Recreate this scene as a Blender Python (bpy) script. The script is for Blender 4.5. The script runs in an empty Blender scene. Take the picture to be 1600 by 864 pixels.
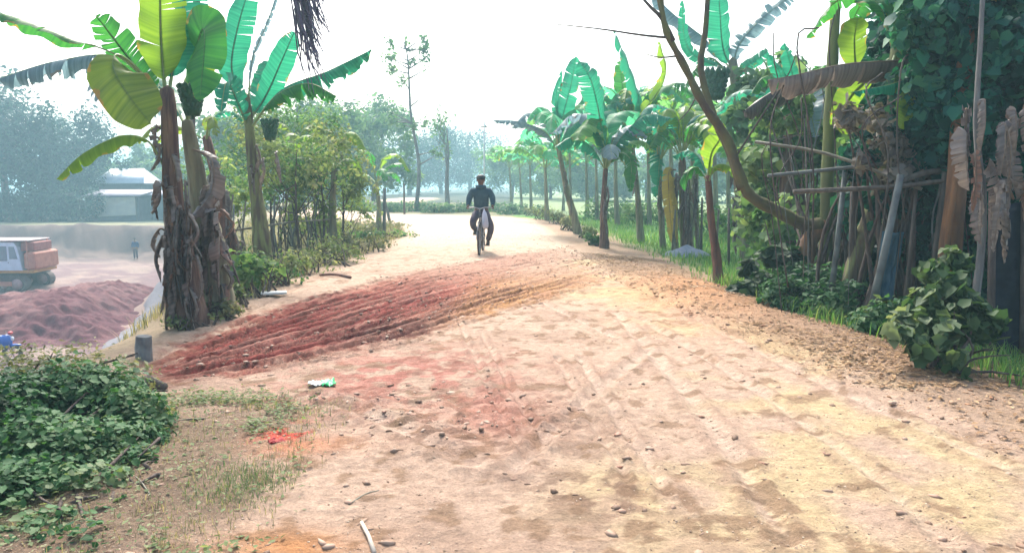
import bpy, math, random
import numpy as np
from mathutils import Vector, Matrix
PI = math.pi
R = math.radians
scene = bpy.context.scene
COL = scene.collection

# ------------------------------------------------------------------ camera
F_PX, HOR, CAMH = 1200.0, 290.0, 1.5
PITCH = math.atan((432 - HOR) / F_PX)
cd = bpy.data.cameras.new('camera')
cam = bpy.data.objects.new('camera', cd)
COL.objects.link(cam)
cd.sensor_width = 36
cd.lens = 36 * F_PX / 1600
cd.clip_end = 3000
cd.clip_start = 0.05
cam.location = (0, 0, CAMH)
cam.rotation_euler = (PI / 2 - PITCH, 0, 0)
scene.camera = cam
# ------------------------------------------------------------------ world, sun, exposure
SUN_EL, SUN_AZ = 50, -12          # ahead of the camera, a little to the left
w = bpy.data.worlds.new('World')
scene.world = w
w.use_nodes = True
nt = w.node_tree
sky = nt.nodes.new('ShaderNodeTexSky')
sky.sky_type = 'NISHITA'
sky.sun_disc = False
sky.sun_elevation = R(SUN_EL)
sky.sun_rotation = R(SUN_AZ)
sky.air_density = 1.0
sky.dust_density = 6.0
sky.ozone_density = 1.0
bg = nt.nodes['Background']
bg.inputs[1].default_value = 0.15
nt.links.new(sky.outputs[0], bg.inputs[0])
sl = bpy.data.lights.new('sun', 'SUN')
sl.energy = 2.0  # soft low-contrast sun through the haze
sl.angle = R(10)
sl.color = (1, 0.96, 0.9)
so = bpy.data.objects.new('sun', sl)
COL.objects.link(so)
sd = Vector((math.sin(R(SUN_AZ)) * math.cos(R(SUN_EL)), math.cos(R(SUN_AZ)) * math.cos(R(SUN_EL)), math.sin(R(SUN_EL))))
so.rotation_euler = sd.to_track_quat('Z', 'Y').to_euler()
vs = scene.view_settings
vs.view_transform = 'Standard'
vs.look = 'None'
vs.gamma = 1
vs.use_curve_mapping = False
vs.exposure = 1.5
HAZE = 0.0024
scene.cycles.max_bounces = 6
scene.cycles.diffuse_bounces = 3
scene.cycles.transmission_bounces = 4
scene.cycles.volume_bounces = 1
scene.cycles.transparent_max_bounces = 4
scene.cycles.use_denoising = True
scene.cycles.caustics_reflective = False
scene.cycles.caustics_refractive = False

# ------------------------------------------------------------------ helpers
_cp, _sp = math.cos(PITCH), math.sin(PITCH)


def ray(px, row):
    a, b = (px - 800) / F_PX, (432 - row) / F_PX
    return Vector((a, _cp + b * _sp, -_sp + b * _cp))


def P(px, row, y):
    """The point at distance y ahead that the given line of sight passes through."""
    d = ray(px, row)
    return Vector((0, 0, CAMH)) + d * (y / d.y)


def G(px, row, z=0.0):
    d = ray(px, row)
    return Vector((0, 0, CAMH)) + d * ((z - CAMH) / d.z)


def tag(o, label=None, cat=None, group=None, kind=None):
    if label: o['label'] = label
    if cat: o['category'] = cat
    if group: o['group'] = group
    if kind: o['kind'] = kind
    return o


def thing(name, label, cat, loc=(0, 0, 0), rz=0.0, group=None):
    o = bpy.data.objects.new(name, None)
    COL.objects.link(o)
    o.empty_display_size = 0.2
    o.location = loc
    o.rotation_euler = (0, 0, rz)
    return tag(o, label, cat, group)


def link(name, me, parent=None, world=True):
    o = bpy.data.objects.new(name, me)
    COL.objects.link(o)
    if parent is not None:
        o.parent = parent
        if world and isinstance(parent, bpy.types.Object):
            root = parent
            while root.parent: root = root.parent
            if parent is root:
                o.location = -root.location if root.rotation_euler.z == 0 else (0, 0, 0)
    return o


def npmesh(name, V, F, mats, parent=None, smooth=True, attrs=None, midx=None, world=True):
    """V Nx3, F MxK (K 3 or 4) or a list of such arrays."""
    V = np.asarray(V, dtype=np.float32)
    Fs = F if isinstance(F, list) else [F]
    Fs = [np.asarray(f, dtype=np.int32) for f in Fs if len(f)]
    me = bpy.data.meshes.new(name)
    me.vertices.add(len(V))
    me.vertices.foreach_set('co', V.ravel())
    loops = np.concatenate([f.ravel() for f in Fs])
    tot = np.concatenate([np.full(len(f), f.shape[1], np.int32) for f in Fs])
    start = np.concatenate([[0], np.cumsum(tot)[:-1]]).astype(np.int32)
    me.loops.add(len(loops))
    me.loops.foreach_set('vertex_index', loops)
    me.polygons.add(len(tot))
    me.polygons.foreach_set('loop_start', start)
    me.polygons.foreach_set('loop_total', tot)
    if smooth: me.polygons.foreach_set('use_smooth', np.ones(len(tot), bool))
    if midx is not None: me.polygons.foreach_set('material_index', np.asarray(midx, np.int32))
    me.update(calc_edges=True)
    for m in (mats if isinstance(mats, (list, tuple)) else [mats]): me.materials.append(m)
    for k, v in (attrs or {}).items():
        v = np.asarray(v, np.float32)
        if v.ndim == 1:
            a = me.attributes.new(k, 'FLOAT', 'POINT'); a.data.foreach_set('value', v)
        else:
            a = me.attributes.new(k, 'FLOAT_COLOR', 'POINT')
            if v.shape[1] == 3: v = np.concatenate([v, np.ones((len(v), 1), np.float32)], 1)
            a.data.foreach_set('color', v.ravel())
    return link(name, me, parent, world)


class MB:
    """Collects simple solids into one mesh."""
    def __init__(s): s.v, s.f, s.mi, s.m = [], [], [], 0

    def add(s, vs, fs):
        o = len(s.v)
        s.v += [tuple(v) for v in vs]
        s.f += [tuple(i + o for i in f) for f in fs]
        s.mi += [s.m] * len(fs)
        return s

    def box(s, c, d, rz=0.0, rx=0.0, ry=0.0, bev=0.0, taper=1.0):
        c = Vector(c); x, y, z = d[0] / 2, d[1] / 2, d[2] / 2
        M = Matrix.Rotation(rz, 3, 'Z') @ Matrix.Rotation(ry, 3, 'Y') @ Matrix.Rotation(rx, 3, 'X')
        b = min(bev, x * .9, y * .9, z * .9)
        if b <= 0:
            vs = [(i * x * (taper if k > 0 else 1), j * y * (taper if k > 0 else 1), k * z) for i in (-1, 1) for j in (-1, 1) for k in (-1, 1)]
            fs = [(0, 1, 3, 2), (4, 6, 7, 5), (0, 4, 5, 1), (2, 3, 7, 6), (0, 2, 6, 4), (1, 5, 7, 3)]
        else:
            ring = []
            for k, ins in ((-z, b), (-z + b, 0), (z - b, 0), (z, b)):
                tp = taper if k > 0 else 1
                X, Y = (x - ins) * tp, (y - ins) * tp
                bb = b * .7
                ring.append([(X - bb, -Y, k), (X, -Y + bb, k), (X, Y - bb, k), (X - bb, Y, k), (-X + bb, Y, k), (-X, Y - bb, k), (-X, -Y + bb, k), (-X + bb, -Y, k)])
            vs = [p for r in ring for p in r]
            fs = [tuple(range(7, -1, -1)), tuple(range(24, 32))]
            for r in range(3):
                for i in range(8):
                    j = (i + 1) % 8
                    fs.append((r * 8 + i, r * 8 + j, r * 8 + 8 + j, r * 8 + 8 + i))
        return s.add([c + M @ Vector(v) for v in vs], fs)

    def tube(s, pts, rad, n=8, cap=True, sq=1.0):
        pts = [Vector(p) for p in pts]
        if not isinstance(rad, (list, tuple)): rad = [rad] * len(pts)
        vs, fs = [], []
        up = None
        for i, p in enumerate(pts):
            t = (pts[min(i + 1, len(pts) - 1)] - pts[max(i - 1, 0)]).normalized()
            if up is None:
                up = Vector((0, 0, 1)) if abs(t.z) < .9 else Vector((1, 0, 0))
            a = t.cross(up)
            if a.length < 1e-5: a = t.orthogonal()
            a.normalize(); b = t.cross(a).normalized(); up = -b
            up = b if up.dot(b) > 0 else up
            for k in range(n):
                an = 2 * PI * k / n
                vs.append(p + (a * math.cos(an) + b * math.sin(an) * sq) * rad[i])
        for i in range(len(pts) - 1):
            for k in range(n):
                j = (k + 1) % n
                fs.append((i * n + k, i * n + j, i * n + n + j, i * n + n + k))
        if cap:
            fs.append(tuple(range(n - 1, -1, -1))); fs.append(tuple(range((len(pts) - 1) * n, len(pts) * n)))
        return s.add(vs, fs)

    def ring(s, c, r, tr, axis='X', n=28, m=6, flat=1.0):
        c = Vector(c); vs, fs = [], []
        for i in range(n):
            a = 2 * PI * i / n
            for k in range(m):
                b = 2 * PI * k / m
                rr = r + tr * math.cos(b); h = tr * math.sin(b) * flat
                q = {'X': (h, rr * math.cos(a), rr * math.sin(a)), 'Y': (rr * math.cos(a), h, rr * math.sin(a)), 'Z': (rr * math.cos(a), rr * math.sin(a), h)}[axis]
                vs.append(c + Vector(q))
        for i in range(n):
            for k in range(m):
                i2, k2 = (i + 1) % n, (k + 1) % m
                fs.append((i * m + k, i2 * m + k, i2 * m + k2, i * m + k2))
        return s.add(vs, fs)

    def ball(s, c, r, nu=12, nv=8, jit=0, rng=None):
        c = Vector(c); r = (r, r, r) if not isinstance(r, (tuple, list)) else r
        vs, fs = [c + Vector((0, 0, -r[2]))], []
        for i in range(1, nv):
            a = -PI / 2 + PI * i / nv
            for k in range(nu):
                b = 2 * PI * k / nu
                j = 1 + (rng.uniform(-jit, jit) if jit else 0)
                vs.append(c + Vector((r[0] * math.cos(a) * math.cos(b) * j, r[1] * math.cos(a) * math.sin(b) * j, r[2] * math.sin(a) * j)))
        vs.append(c + Vector((0, 0, r[2])))
        for k in range(nu):
            fs.append((0, 1 + (k + 1) % nu, 1 + k))
            fs.append((len(vs) - 1, len(vs) - 1 - nu + k, len(vs) - 1 - nu + (k + 1) % nu))
        for i in range(nv - 2):
            for k in range(nu):
                k2 = (k + 1) % nu
                fs.append((1 + i * nu + k, 1 + i * nu + k2, 1 + (i + 1) * nu + k2, 1 + (i + 1) * nu + k))
        return s.add(vs, fs)

    def prism(s, prof, x0, x1, axis='Y'):
        """prof: list of (a, z); swept along axis."""
        n = len(prof)
        f = (lambda a, z, t: (a, t, z)) if axis == 'Y' else (lambda a, z, t: (t, a, z))
        vs = [f(a, z, x0) for a, z in prof] + [f(a, z, x1) for a, z in prof]
        fs = [tuple(range(n)), tuple(range(2 * n - 1, n - 1, -1))]
        for i in range(n):
            j = (i + 1) % n
            fs.append((i, i + n, j + n, j))
        return s.add(vs, fs)

    def build(s, name, mats, parent=None, smooth=False, world=False):
        me = bpy.data.meshes.new(name)
        me.from_pydata(s.v, [], s.f)
        for m in (mats if isinstance(mats, (list, tuple)) else [mats]): me.materials.append(m)
        me.polygons.foreach_set('material_index', s.mi)
        if smooth: me.polygons.foreach_set('use_smooth', [True] * len(s.f))
        me.update()
        return link(name, me, parent, world)


# ------------------------------------------------------------------ noise
_T = np.random.RandomState(7).rand(256, 256).astype(np.float32)


def vnoise(x, y):
    xi, yi = np.floor(x), np.floor(y)
    fx, fy = x - xi, y - yi
    fx = fx * fx * (3 - 2 * fx); fy = fy * fy * (3 - 2 * fy)
    xi = xi.astype(int); yi = yi.astype(int)
    a, b = _T[xi % 256, yi % 256], _T[(xi + 1) % 256, yi % 256]
    c, d = _T[xi % 256, (yi + 1) % 256], _T[(xi + 1) % 256, (yi + 1) % 256]
    return (a * (1 - fx) + b * fx) * (1 - fy) + (c * (1 - fx) + d * fx) * fy


def fbm(x, y, o=4, off=0.0):
    s, a, t = 0, 1, 0
    for i in range(o):
        s = s + a * vnoise(x * 2 ** i + off + i * 17.3, y * 2 ** i + off * 1.7 + i * 9.1); t += a; a *= .5
    return s / t


def sm(a, b, x):
    t = np.clip((x - a) / (b - a), 0, 1)
    return t * t * (3 - 2 * t)


def polydist(x, y, poly, closed=True):
    """Distance to a polyline; with closed, negative inside."""
    p = np.array(poly, float); n = len(p)
    d = np.full(x.shape, 1e9); ins = np.zeros(x.shape, bool)
    for i in range(n if closed else n - 1):
        a, b = p[i], p[(i + 1) % n]
        e = b - a
        t = np.clip(((x - a[0]) * e[0] + (y - a[1]) * e[1]) / (e @ e), 0, 1)
        d = np.minimum(d, np.hypot(x - a[0] - t * e[0], y - a[1] - t * e[1]))
        if closed:
            c = ((a[1] > y) != (b[1] > y)) & (x < (b[0] - a[0]) * (y - a[1]) / (b[1] - a[1] + 1e-12) + a[0])
            ins ^= c
    return np.where(ins, -d, d) if closed else d


# ------------------------------------------------------------------ materials
def newmat(name):
    m = bpy.data.materials.new(name); m.use_nodes = True
    n = m.node_tree.nodes
    return m, n, m.node_tree.links, n['Principled BSDF']


def mat(name, c1, c2=None, scale=6, rough=.8, bump=0.0, bscale=30, stretch=(1, 1, 1), metal=0, spec=.3, detail=5, lo=.35, hi=.65, trans=0):
    m, n, l, b = newmat(name)
    c2 = c2 or tuple(v * .75 for v in c1)
    tc = n.new('ShaderNodeTexCoord'); mp = n.new('ShaderNodeMapping')
    mp.inputs['Scale'].default_value = stretch
    l.new(tc.outputs['Object'], mp.inputs[0])
    t = n.new('ShaderNodeTexNoise'); t.inputs['Scale'].default_value = scale; t.inputs['Detail'].default_value = detail
    l.new(mp.outputs[0], t.inputs[0])
    r = n.new('ShaderNodeValToRGB')
    r.color_ramp.elements[0].position = lo; r.color_ramp.elements[1].position = hi
    r.color_ramp.elements[0].color = (*c1, 1); r.color_ramp.elements[1].color = (*c2, 1)
    l.new(t.outputs[0], r.inputs[0]); l.new(r.outputs[0], b.inputs['Base Color'])
    b.inputs['Roughness'].default_value = rough; b.inputs['Metallic'].default_value = metal
    b.inputs['Specular IOR Level'].default_value = spec
    if bump:
        t2 = n.new('ShaderNodeTexNoise'); t2.inputs['Scale'].default_value = bscale; t2.inputs['Detail'].default_value = 4
        l.new(mp.outputs[0], t2.inputs[0])
        bp = n.new('ShaderNodeBump'); bp.inputs['Strength'].default_value = bump; bp.inputs['Distance'].default_value = .02
        l.new(t2.outputs[0], bp.inputs['Height']); l.new(bp.outputs[0], b.inputs['Normal'])
    if trans:
        tr = n.new('ShaderNodeBsdfTranslucent'); mx = n.new('ShaderNodeMixShader')
        l.new(r.outputs[0], tr.inputs[0]); mx.inputs[0].default_value = trans
        l.new(b.outputs[0], mx.inputs[1]); l.new(tr.outputs[0], mx.inputs[2])
        l.new(mx.outputs[0], n['Material Output'].inputs[0])
    return m


def leafmat(name, cols, trans=.4, rough=.6, spec=.18, tcol=None):
    """Colour picked per leaf by the point attribute rnd."""
    m, n, l, b = newmat(name)
    at = n.new('ShaderNodeAttribute'); at.attribute_name = 'rnd'
    r = n.new('ShaderNodeValToRGB'); e = r.color_ramp.elements
    e[0].color = (*cols[0], 1); e[1].color = (*cols[-1], 1)
    for i in range(1, len(cols) - 1):
        q = e.new(i / (len(cols) - 1)); q.color = (*cols[i], 1)
    l.new(at.outputs['Fac'], r.inputs[0]); l.new(r.outputs[0], b.inputs['Base Color'])
    b.inputs['Roughness'].default_value = rough; b.inputs['Specular IOR Level'].default_value = spec
    tr = n.new('ShaderNodeBsdfTranslucent'); mx = n.new('ShaderNodeMixShader')
    hs = n.new('ShaderNodeMix'); hs.data_type = 'RGBA'; hs.blend_type = 'MULTIPLY'; hs.inputs[0].default_value = 1
    hs.inputs[7].default_value = (*(tcol or (1.7, 1.7, .9)), 1)
    l.new(r.outputs[0], hs.inputs[6]); l.new(hs.outputs[2], tr.inputs[0])
    mx.inputs[0].default_value = trans
    l.new(b.outputs[0], mx.inputs[1]); l.new(tr.outputs[0], mx.inputs[2])
    l.new(mx.outputs[0], n['Material Output'].inputs[0])
    return m


def bananamat(name, ca, cb, edge, trans=.5, tmul=(1.7, 1.6, .8)):
    """Blade with fine side veins across it: attribute along = metres along the midrib, across = 0..1 to the edge."""
    m, n, l, b = newmat(name)
    al = n.new('ShaderNodeAttribute'); al.attribute_name = 'along'
    ac = n.new('ShaderNodeAttribute'); ac.attribute_name = 'across'
    w_ = n.new('ShaderNodeTexNoise'); w_.noise_dimensions = '1D'; w_.inputs['Scale'].default_value = 26; w_.inputs['Detail'].default_value = 3
    l.new(al.outputs['Fac'], w_.inputs['W'])
    r = n.new('ShaderNodeValToRGB'); r.color_ramp.elements[0].position = .3; r.color_ramp.elements[1].position = .7
    r.color_ramp.elements[0].color = (*ca, 1); r.color_ramp.elements[1].color = (*cb, 1)
    l.new(w_.outputs[0], r.inputs[0])
    tc = n.new('ShaderNodeTexCoord'); t2 = n.new('ShaderNodeTexNoise'); t2.inputs['Scale'].default_value = 5; t2.inputs['Detail'].default_value = 6
    l.new(tc.outputs['Object'], t2.inputs[0])
    ad = n.new('ShaderNodeMath'); ad.operation = 'MULTIPLY_ADD'; ad.inputs[1].default_value = .42
    l.new(ac.outputs['Fac'], ad.inputs[0]); l.new(t2.outputs[0], ad.inputs[2])
    r2 = n.new('ShaderNodeValToRGB'); r2.color_ramp.elements[0].position = .92; r2.color_ramp.elements[1].position = 1.08
    l.new(ad.outputs[0], r2.inputs[0])
    r2.color_ramp.elements[0].position = .985; r2.color_ramp.elements[1].position = 1.0
    mx0 = n.new('ShaderNodeMix'); mx0.data_type = 'RGBA'
    l.new(r2.outputs[0], mx0.inputs[0]); l.new(r.outputs[0], mx0.inputs[6]); mx0.inputs[7].default_value = (*edge, 1)
    l.new(mx0.outputs[2], b.inputs['Base Color'])
    b.inputs['Roughness'].default_value = .45; b.inputs['Specular IOR Level'].default_value = .35
    bp = n.new('ShaderNodeBump'); bp.inputs['Strength'].default_value = .35; bp.inputs['Distance'].default_value = .01
    l.new(w_.outputs[0], bp.inputs['Height']); l.new(bp.outputs[0], b.inputs['Normal'])
    tr = n.new('ShaderNodeBsdfTranslucent'); mx = n.new('ShaderNodeMixShader')
    hs = n.new('ShaderNodeMix'); hs.data_type = 'RGBA'; hs.blend_type = 'MULTIPLY'; hs.inputs[0].default_value = 1
    hs.inputs[7].default_value = (*tmul, 1)
    l.new(mx0.outputs[2], hs.inputs[6]); l.new(hs.outputs[2], tr.inputs[0])
    mx.inputs[0].default_value = trans
    l.new(b.outputs[0], mx.inputs[1]); l.new(tr.outputs[0], mx.inputs[2])
    l.new(mx.outputs[0], n['Material Output'].inputs[0])
    return m


def soilmat(name, bscale=9, bstr=.6, var=.3):
    """Colour comes from the soil map stored on the mesh (what the earth is made of), broken up by fine noise."""
    m, n, l, b = newmat(name)
    at = n.new('ShaderNodeAttribute'); at.attribute_name = 'soil'
    tc = n.new('ShaderNodeTexCoord')
    t1 = n.new('ShaderNodeTexNoise'); t1.inputs['Scale'].default_value = 14; t1.inputs['Detail'].default_value = 8; t1.inputs['Roughness'].default_value = .7
    t2 = n.new('ShaderNodeTexNoise'); t2.inputs['Scale'].default_value = 70; t2.inputs['Detail'].default_value = 6
    l.new(tc.outputs['Object'], t1.inputs[0]); l.new(tc.outputs['Object'], t2.inputs[0])
    r = n.new('ShaderNodeMapRange'); r.inputs[1].default_value = .3; r.inputs[2].default_value = .7; r.inputs[3].default_value = 1 - var; r.inputs[4].default_value = 1 + var * .6
    l.new(t1.outputs[0], r.inputs[0])
    r2 = n.new('ShaderNodeMapRange'); r2.inputs[1].default_value = .3; r2.inputs[2].default_value = .7; r2.inputs[3].default_value = 1 - var * .5; r2.inputs[4].default_value = 1 + var * .5
    l.new(t2.outputs[0], r2.inputs[0])
    mu = n.new('ShaderNodeMath'); mu.operation = 'MULTIPLY'; l.new(r.outputs[0], mu.inputs[0]); l.new(r2.outputs[0], mu.inputs[1])
    t4 = n.new('ShaderNodeTexNoise'); t4.inputs['Scale'].default_value = 26; t4.inputs['Detail'].default_value = 9; t4.inputs['Roughness'].default_value = .8
    l.new(tc.outputs['Object'], t4.inputs[0])
    r4 = n.new('ShaderNodeMapRange'); r4.inputs[1].default_value = .60; r4.inputs[2].default_value = .68; r4.inputs[3].default_value = 1; r4.inputs[4].default_value = .55
    l.new(t4.outputs[0], r4.inputs[0])
    mu4 = n.new('ShaderNodeMath'); mu4.operation = 'MULTIPLY'; l.new(mu.outputs[0], mu4.inputs[0]); l.new(r4.outputs[0], mu4.inputs[1]); mu = mu4
    vm = n.new('ShaderNodeVectorMath'); vm.operation = 'SCALE'; l.new(at.outputs['Color'], vm.inputs[0]); l.new(mu.outputs[0], vm.inputs['Scale'])
    l.new(vm.outputs[0], b.inputs['Base Color'])
    b.inputs['Roughness'].default_value = .92; b.inputs['Specular IOR Level'].default_value = .15
    t3 = n.new('ShaderNodeTexNoise'); t3.inputs['Scale'].default_value = bscale; t3.inputs['Detail'].default_value = 10; t3.inputs['Roughness'].default_value = .75
    l.new(tc.outputs['Object'], t3.inputs[0])
    bp = n.new('ShaderNodeBump'); bp.inputs['Strength'].default_value = bstr; bp.inputs['Distance'].default_value = .06
    l.new(t3.outputs[0], bp.inputs['Height']); l.new(bp.outputs[0], b.inputs['Normal'])
    return m


M = {}
M['soil'] = soilmat('soil', 14, .9, .3)
M['pit'] = soilmat('pit_soil', 3, .8)
M['teal'] = bananamat('banana_leaf_teal', (.012, .17, .115), (.03, .25, .165), (.20, .17, .08), .5, (1.25, 1.5, 1.15))
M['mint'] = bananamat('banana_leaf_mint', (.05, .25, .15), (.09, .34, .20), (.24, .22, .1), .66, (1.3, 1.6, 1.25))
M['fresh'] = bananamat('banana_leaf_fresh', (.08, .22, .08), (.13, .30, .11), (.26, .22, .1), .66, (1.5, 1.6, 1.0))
M['green'] = bananamat('banana_leaf_green', (.02, .13, .045), (.04, .20, .05), (.22, .18, .06))
M['lime'] = bananamat('banana_leaf_lime', (.11, .23, .03), (.17, .30, .04), (.30, .24, .05), .55, (1.5, 1.4, .8))
M['olive'] = bananamat('banana_leaf_olive', (.10, .18, .035), (.17, .25, .05), (.26, .18, .06))
M['bluegrey'] = bananamat('banana_leaf_bluegrey', (.12, .20, .22), (.20, .29, .32), (.22, .2, .18), .4, (1.2, 1.3, 1.3))
M['dead'] = bananamat('banana_leaf_dead', (.15, .13, .115), (.24, .21, .19), (.15, .12, .1), .25, (1.1, 1, .9))
M['deaddark'] = bananamat('banana_leaf_dead_dark', (.09, .08, .075), (.15, .135, .125), (.08, .06, .06), .2, (1.1, 1, 1))
M['yellow'] = bananamat('banana_leaf_yellow', (.42, .33, .06), (.34, .28, .08), (.25, .16, .05), .45, (1.3, 1.2, .7))
M['ribdead2'] = bananamat('sheath_brown', (.20, .11, .08), (.28, .17, .12), (.1, .07, .05), .15, (1.1, 1, .9))
M['rib'] = mat('banana_midrib', (.24, .30, .12), (.18, .26, .10), rough=.5)
M['ribdead'] = mat('dead_midrib', (.22, .17, .12), (.15, .11, .08))
M['stem_green'] = mat('pseudostem_green', (.17, .19, .07), (.10, .075, .05), 5, .7, .5, 14, (3, 3, .45), lo=.4, hi=.6)
M['stem_brown'] = mat('pseudostem_brown', (.20, .13, .09), (.085, .05, .045), 6, .85, .9, 12, (4, 4, .4), lo=.35, hi=.6)
M['stem_red'] = mat('pseudostem_reddish', (.22, .11, .08), (.10, .06, .05), 5, .85, .9, 12, (4, 4, .4))
M['stem_pale'] = mat('pseudostem_pale', (.24, .23, .14), (.13, .12, .08), 5, .8, .6, 12, (3, 3, .4))
M['fruit'] = mat('green_banana', (.02, .07, .035), (.03, .11, .05), 10, .5)
M['bark'] = mat('bark', (.11, .085, .07), (.06, .045, .04), 8, .9, .8, 20, (2, 2, .5))
M['bark_moss'] = mat('bark_mossy', (.13, .13, .05), (.085, .06, .045), 3, .9, .8, 22, (1, 1, 1))
M['bark_orange'] = mat('bark_orange', (.22, .115, .055), (.12, .065, .04), 4, .85, .6, 12, (3, 3, .6))
M['bark_grey'] = mat('bark_grey', (.18, .18, .17), (.11, .11, .11), 8, .9, .6, 20, (2, 2, .5))
M['bamboo'] = mat('bamboo', (.17, .16, .11), (.09, .085, .065), 6, .6, .2, 20, (1, 1, 1))
M['bamboo_grey'] = mat('bamboo_grey', (.15, .17, .16), (.08, .09, .085), 6, .7, .3, 20)
M['bamboo_green'] = mat('bamboo_green', (.17, .20, .05), (.12, .13, .05), 3, .5, .2, 20, (1, 1, .5))
M['wood'] = mat('weathered_wood', (.13, .11, .09), (.07, .06, .05), 8, .9, .6, 20, (2, 2, .4))
M['fol_bush'] = leafmat('bush_leaves', [(.010, .045, .018), (.03, .10, .035), (.06, .15, .055), (.15, .20, .10)], .3)
M['fol_dry'] = leafmat('dusty_leaves', [(.09, .10, .05), (.15, .17, .09), (.24, .23, .14), (.12, .17, .07)], .3)
M['fol_dark'] = leafmat('dark_teal_leaves', [(.004, .035, .03), (.010, .075, .058), (.02, .13, .085), (.06, .20, .10)], .3)
M['fol_mid'] = leafmat('mid_green_leaves', [(.04, .10, .035), (.07, .16, .06), (.12, .22, .08), (.19, .27, .11)], .4)
M['fol_airy'] = leafmat('airy_leaves', [(.08, .13, .045), (.14, .20, .07), (.20, .27, .10), (.27, .31, .16)], .5)
M['fol_olive'] = leafmat('olive_leaves', [(.08, .12, .05), (.12, .17, .07), (.17, .22, .10), (.24, .25, .14)], .4)
M['fol_vine'] = leafmat('heart_leaves', [(.015, .045, .02), (.035, .075, .03), (.07, .12, .05), (.17, .21, .12)], .35)
M['fol_far'] = leafmat('far_leaves', [(.005, .022, .026), (.009, .036, .038), (.016, .055, .048), (.028, .08, .06)], .3)
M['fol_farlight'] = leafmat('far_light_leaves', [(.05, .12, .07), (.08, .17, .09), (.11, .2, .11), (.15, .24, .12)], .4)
M['fol_grey'] = leafmat('withered_leaves', [(.14, .12, .11), (.20, .18, .16), (.28, .25, .22), (.12, .10, .09)], .25)
M['grass'] = leafmat('grass_blades', [(.04, .12, .03), (.07, .18, .05), (.12, .24, .06), (.2, .24, .1)], .4)
M['drygrassgreen'] = leafmat('weed_blades', [(.07, .13, .05), (.10, .17, .07), (.16, .20, .10), (.24, .22, .13)], .3)
M['drygrass'] = leafmat('dry_grass_blades', [(.10, .12, .06), (.2, .18, .11), (.3, .26, .16), (.36, .31, .2)], .3)
M['litter'] = leafmat('leaf_litter', [(.12, .07, .04), (.24, .14, .07), (.34, .22, .11), (.42, .30, .18)], .1)
M['clod'] = leafmat('clods', [(.14, .085, .055), (.24, .155, .105), (.36, .25, .18), (.28, .15, .1)], 0)

# ------------------------------------------------------------------ terrain
LEFT = [(-3.4, -8), (-3.35, 2), (-3.25, 5), (-3.3, 9), (-3.3, 13), (-2.9, 20), (-3.3, 25), (-4.6, 29.5), (-7.0, 33.5), (-10.5, 37), (-13.2, 42), (-14.5, 55), (-13.5, 95)]
RIGHT = [(3.9, -8), (3.2, 2), (2.75, 5), (2.1, 9), (1.65, 13), (1.2, 20), (1.05, 25), (.9, 30), (.6, 34.5), (-1.6, 39), (-7.5, 42.5), (-10, 56), (-9.5, 95)]
ROADPOLY = LEFT + RIGHT[::-1]
PITEDGE = [(-60, -30), (-3.95, -20), (-3.9, 4), (-3.9, 9), (-5.0, 13), (-6.0, 18), (-8.0, 25), (-11, 32), (-14.2, 38), (-15.2, 45), (-16.5, 54), (-21, 62), (-22, 68), (-140, 72), (-140, -30)]


def H(x, y):
    x = np.asarray(x, float); y = np.asarray(y, float)
    d = polydist(x, y, PITEDGE)
    near = -4.2 * sm(0, 4.6, -d)
    far = -1.9 + (-2.3) * (1 - sm(61, 73, y))                    # far bank of the pit
    far = np.where(d < 0, far, 0)
    pit = np.where(y > 40, np.maximum(near, far), near)
    plateau = -1.9 * sm(-22, -30, x) * sm(60, 68, y)
    z = np.where(d < 0, pit, plateau)
    z = np.where((y > 58), np.minimum(z, plateau), z)
    dr = polydist(x, y, ROADPOLY)
    z = z - .22 * sm(.3, 3, dr) * (x > -1) - .12 * sm(.1, 1.0, dr) * (x < -1)
    # small heap of loose earth on the right verge
    z = z + .16 * np.exp(-(((x - 2.6) / .75) ** 2 + ((y - 10.6) / 2.2) ** 2)) * (.6 + .8 * fbm(x * 2, y * 2, 3))
    z = z + .10 * np.exp(-(((x - 3.3) / .7) ** 2 + ((y - 7.0) / 1.6) ** 2))
    rough = np.where(dr > 0, 1.0, .35)
    z = z + rough * (.06 * (fbm(x * 1.3, y * 1.3, 4, 3) - .5) + .035 * (fbm(x * 6, y * 6, 3, 8) - .5) * (y < 40))
    z = z + .5 * sm(0, 4, -d) * (fbm(x * .5, y * .5, 4, 21) - .5)
    z = z + 1.1 * sm(58, 63, y) * sm(76, 72, y) * sm(0, 3, -d) * (fbm(x * .35, y * .35, 5, 33) - .5)
    return z


def Hs(x, y): return float(H(np.array([x]), np.array([y]))[0])


def ground(px, row, z=0.0):
    """Where the line of sight meets the terrain."""
    p = G(px, row, z)
    for _ in range(12):
        p = G(px, row, .5 * z + .5 * Hs(p.x, p.y)); z = p.z
    return p


def on(px, row):
    p = G(px, row, 0.0)
    for _ in range(6): p = G(px, row, Hs(p.x, p.y))
    return p


# tyre tracks that come up from the pit on the left and swing along the road
def gq(px, row):
    p = G(px, row, -.01); return (p.x, p.y)


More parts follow.
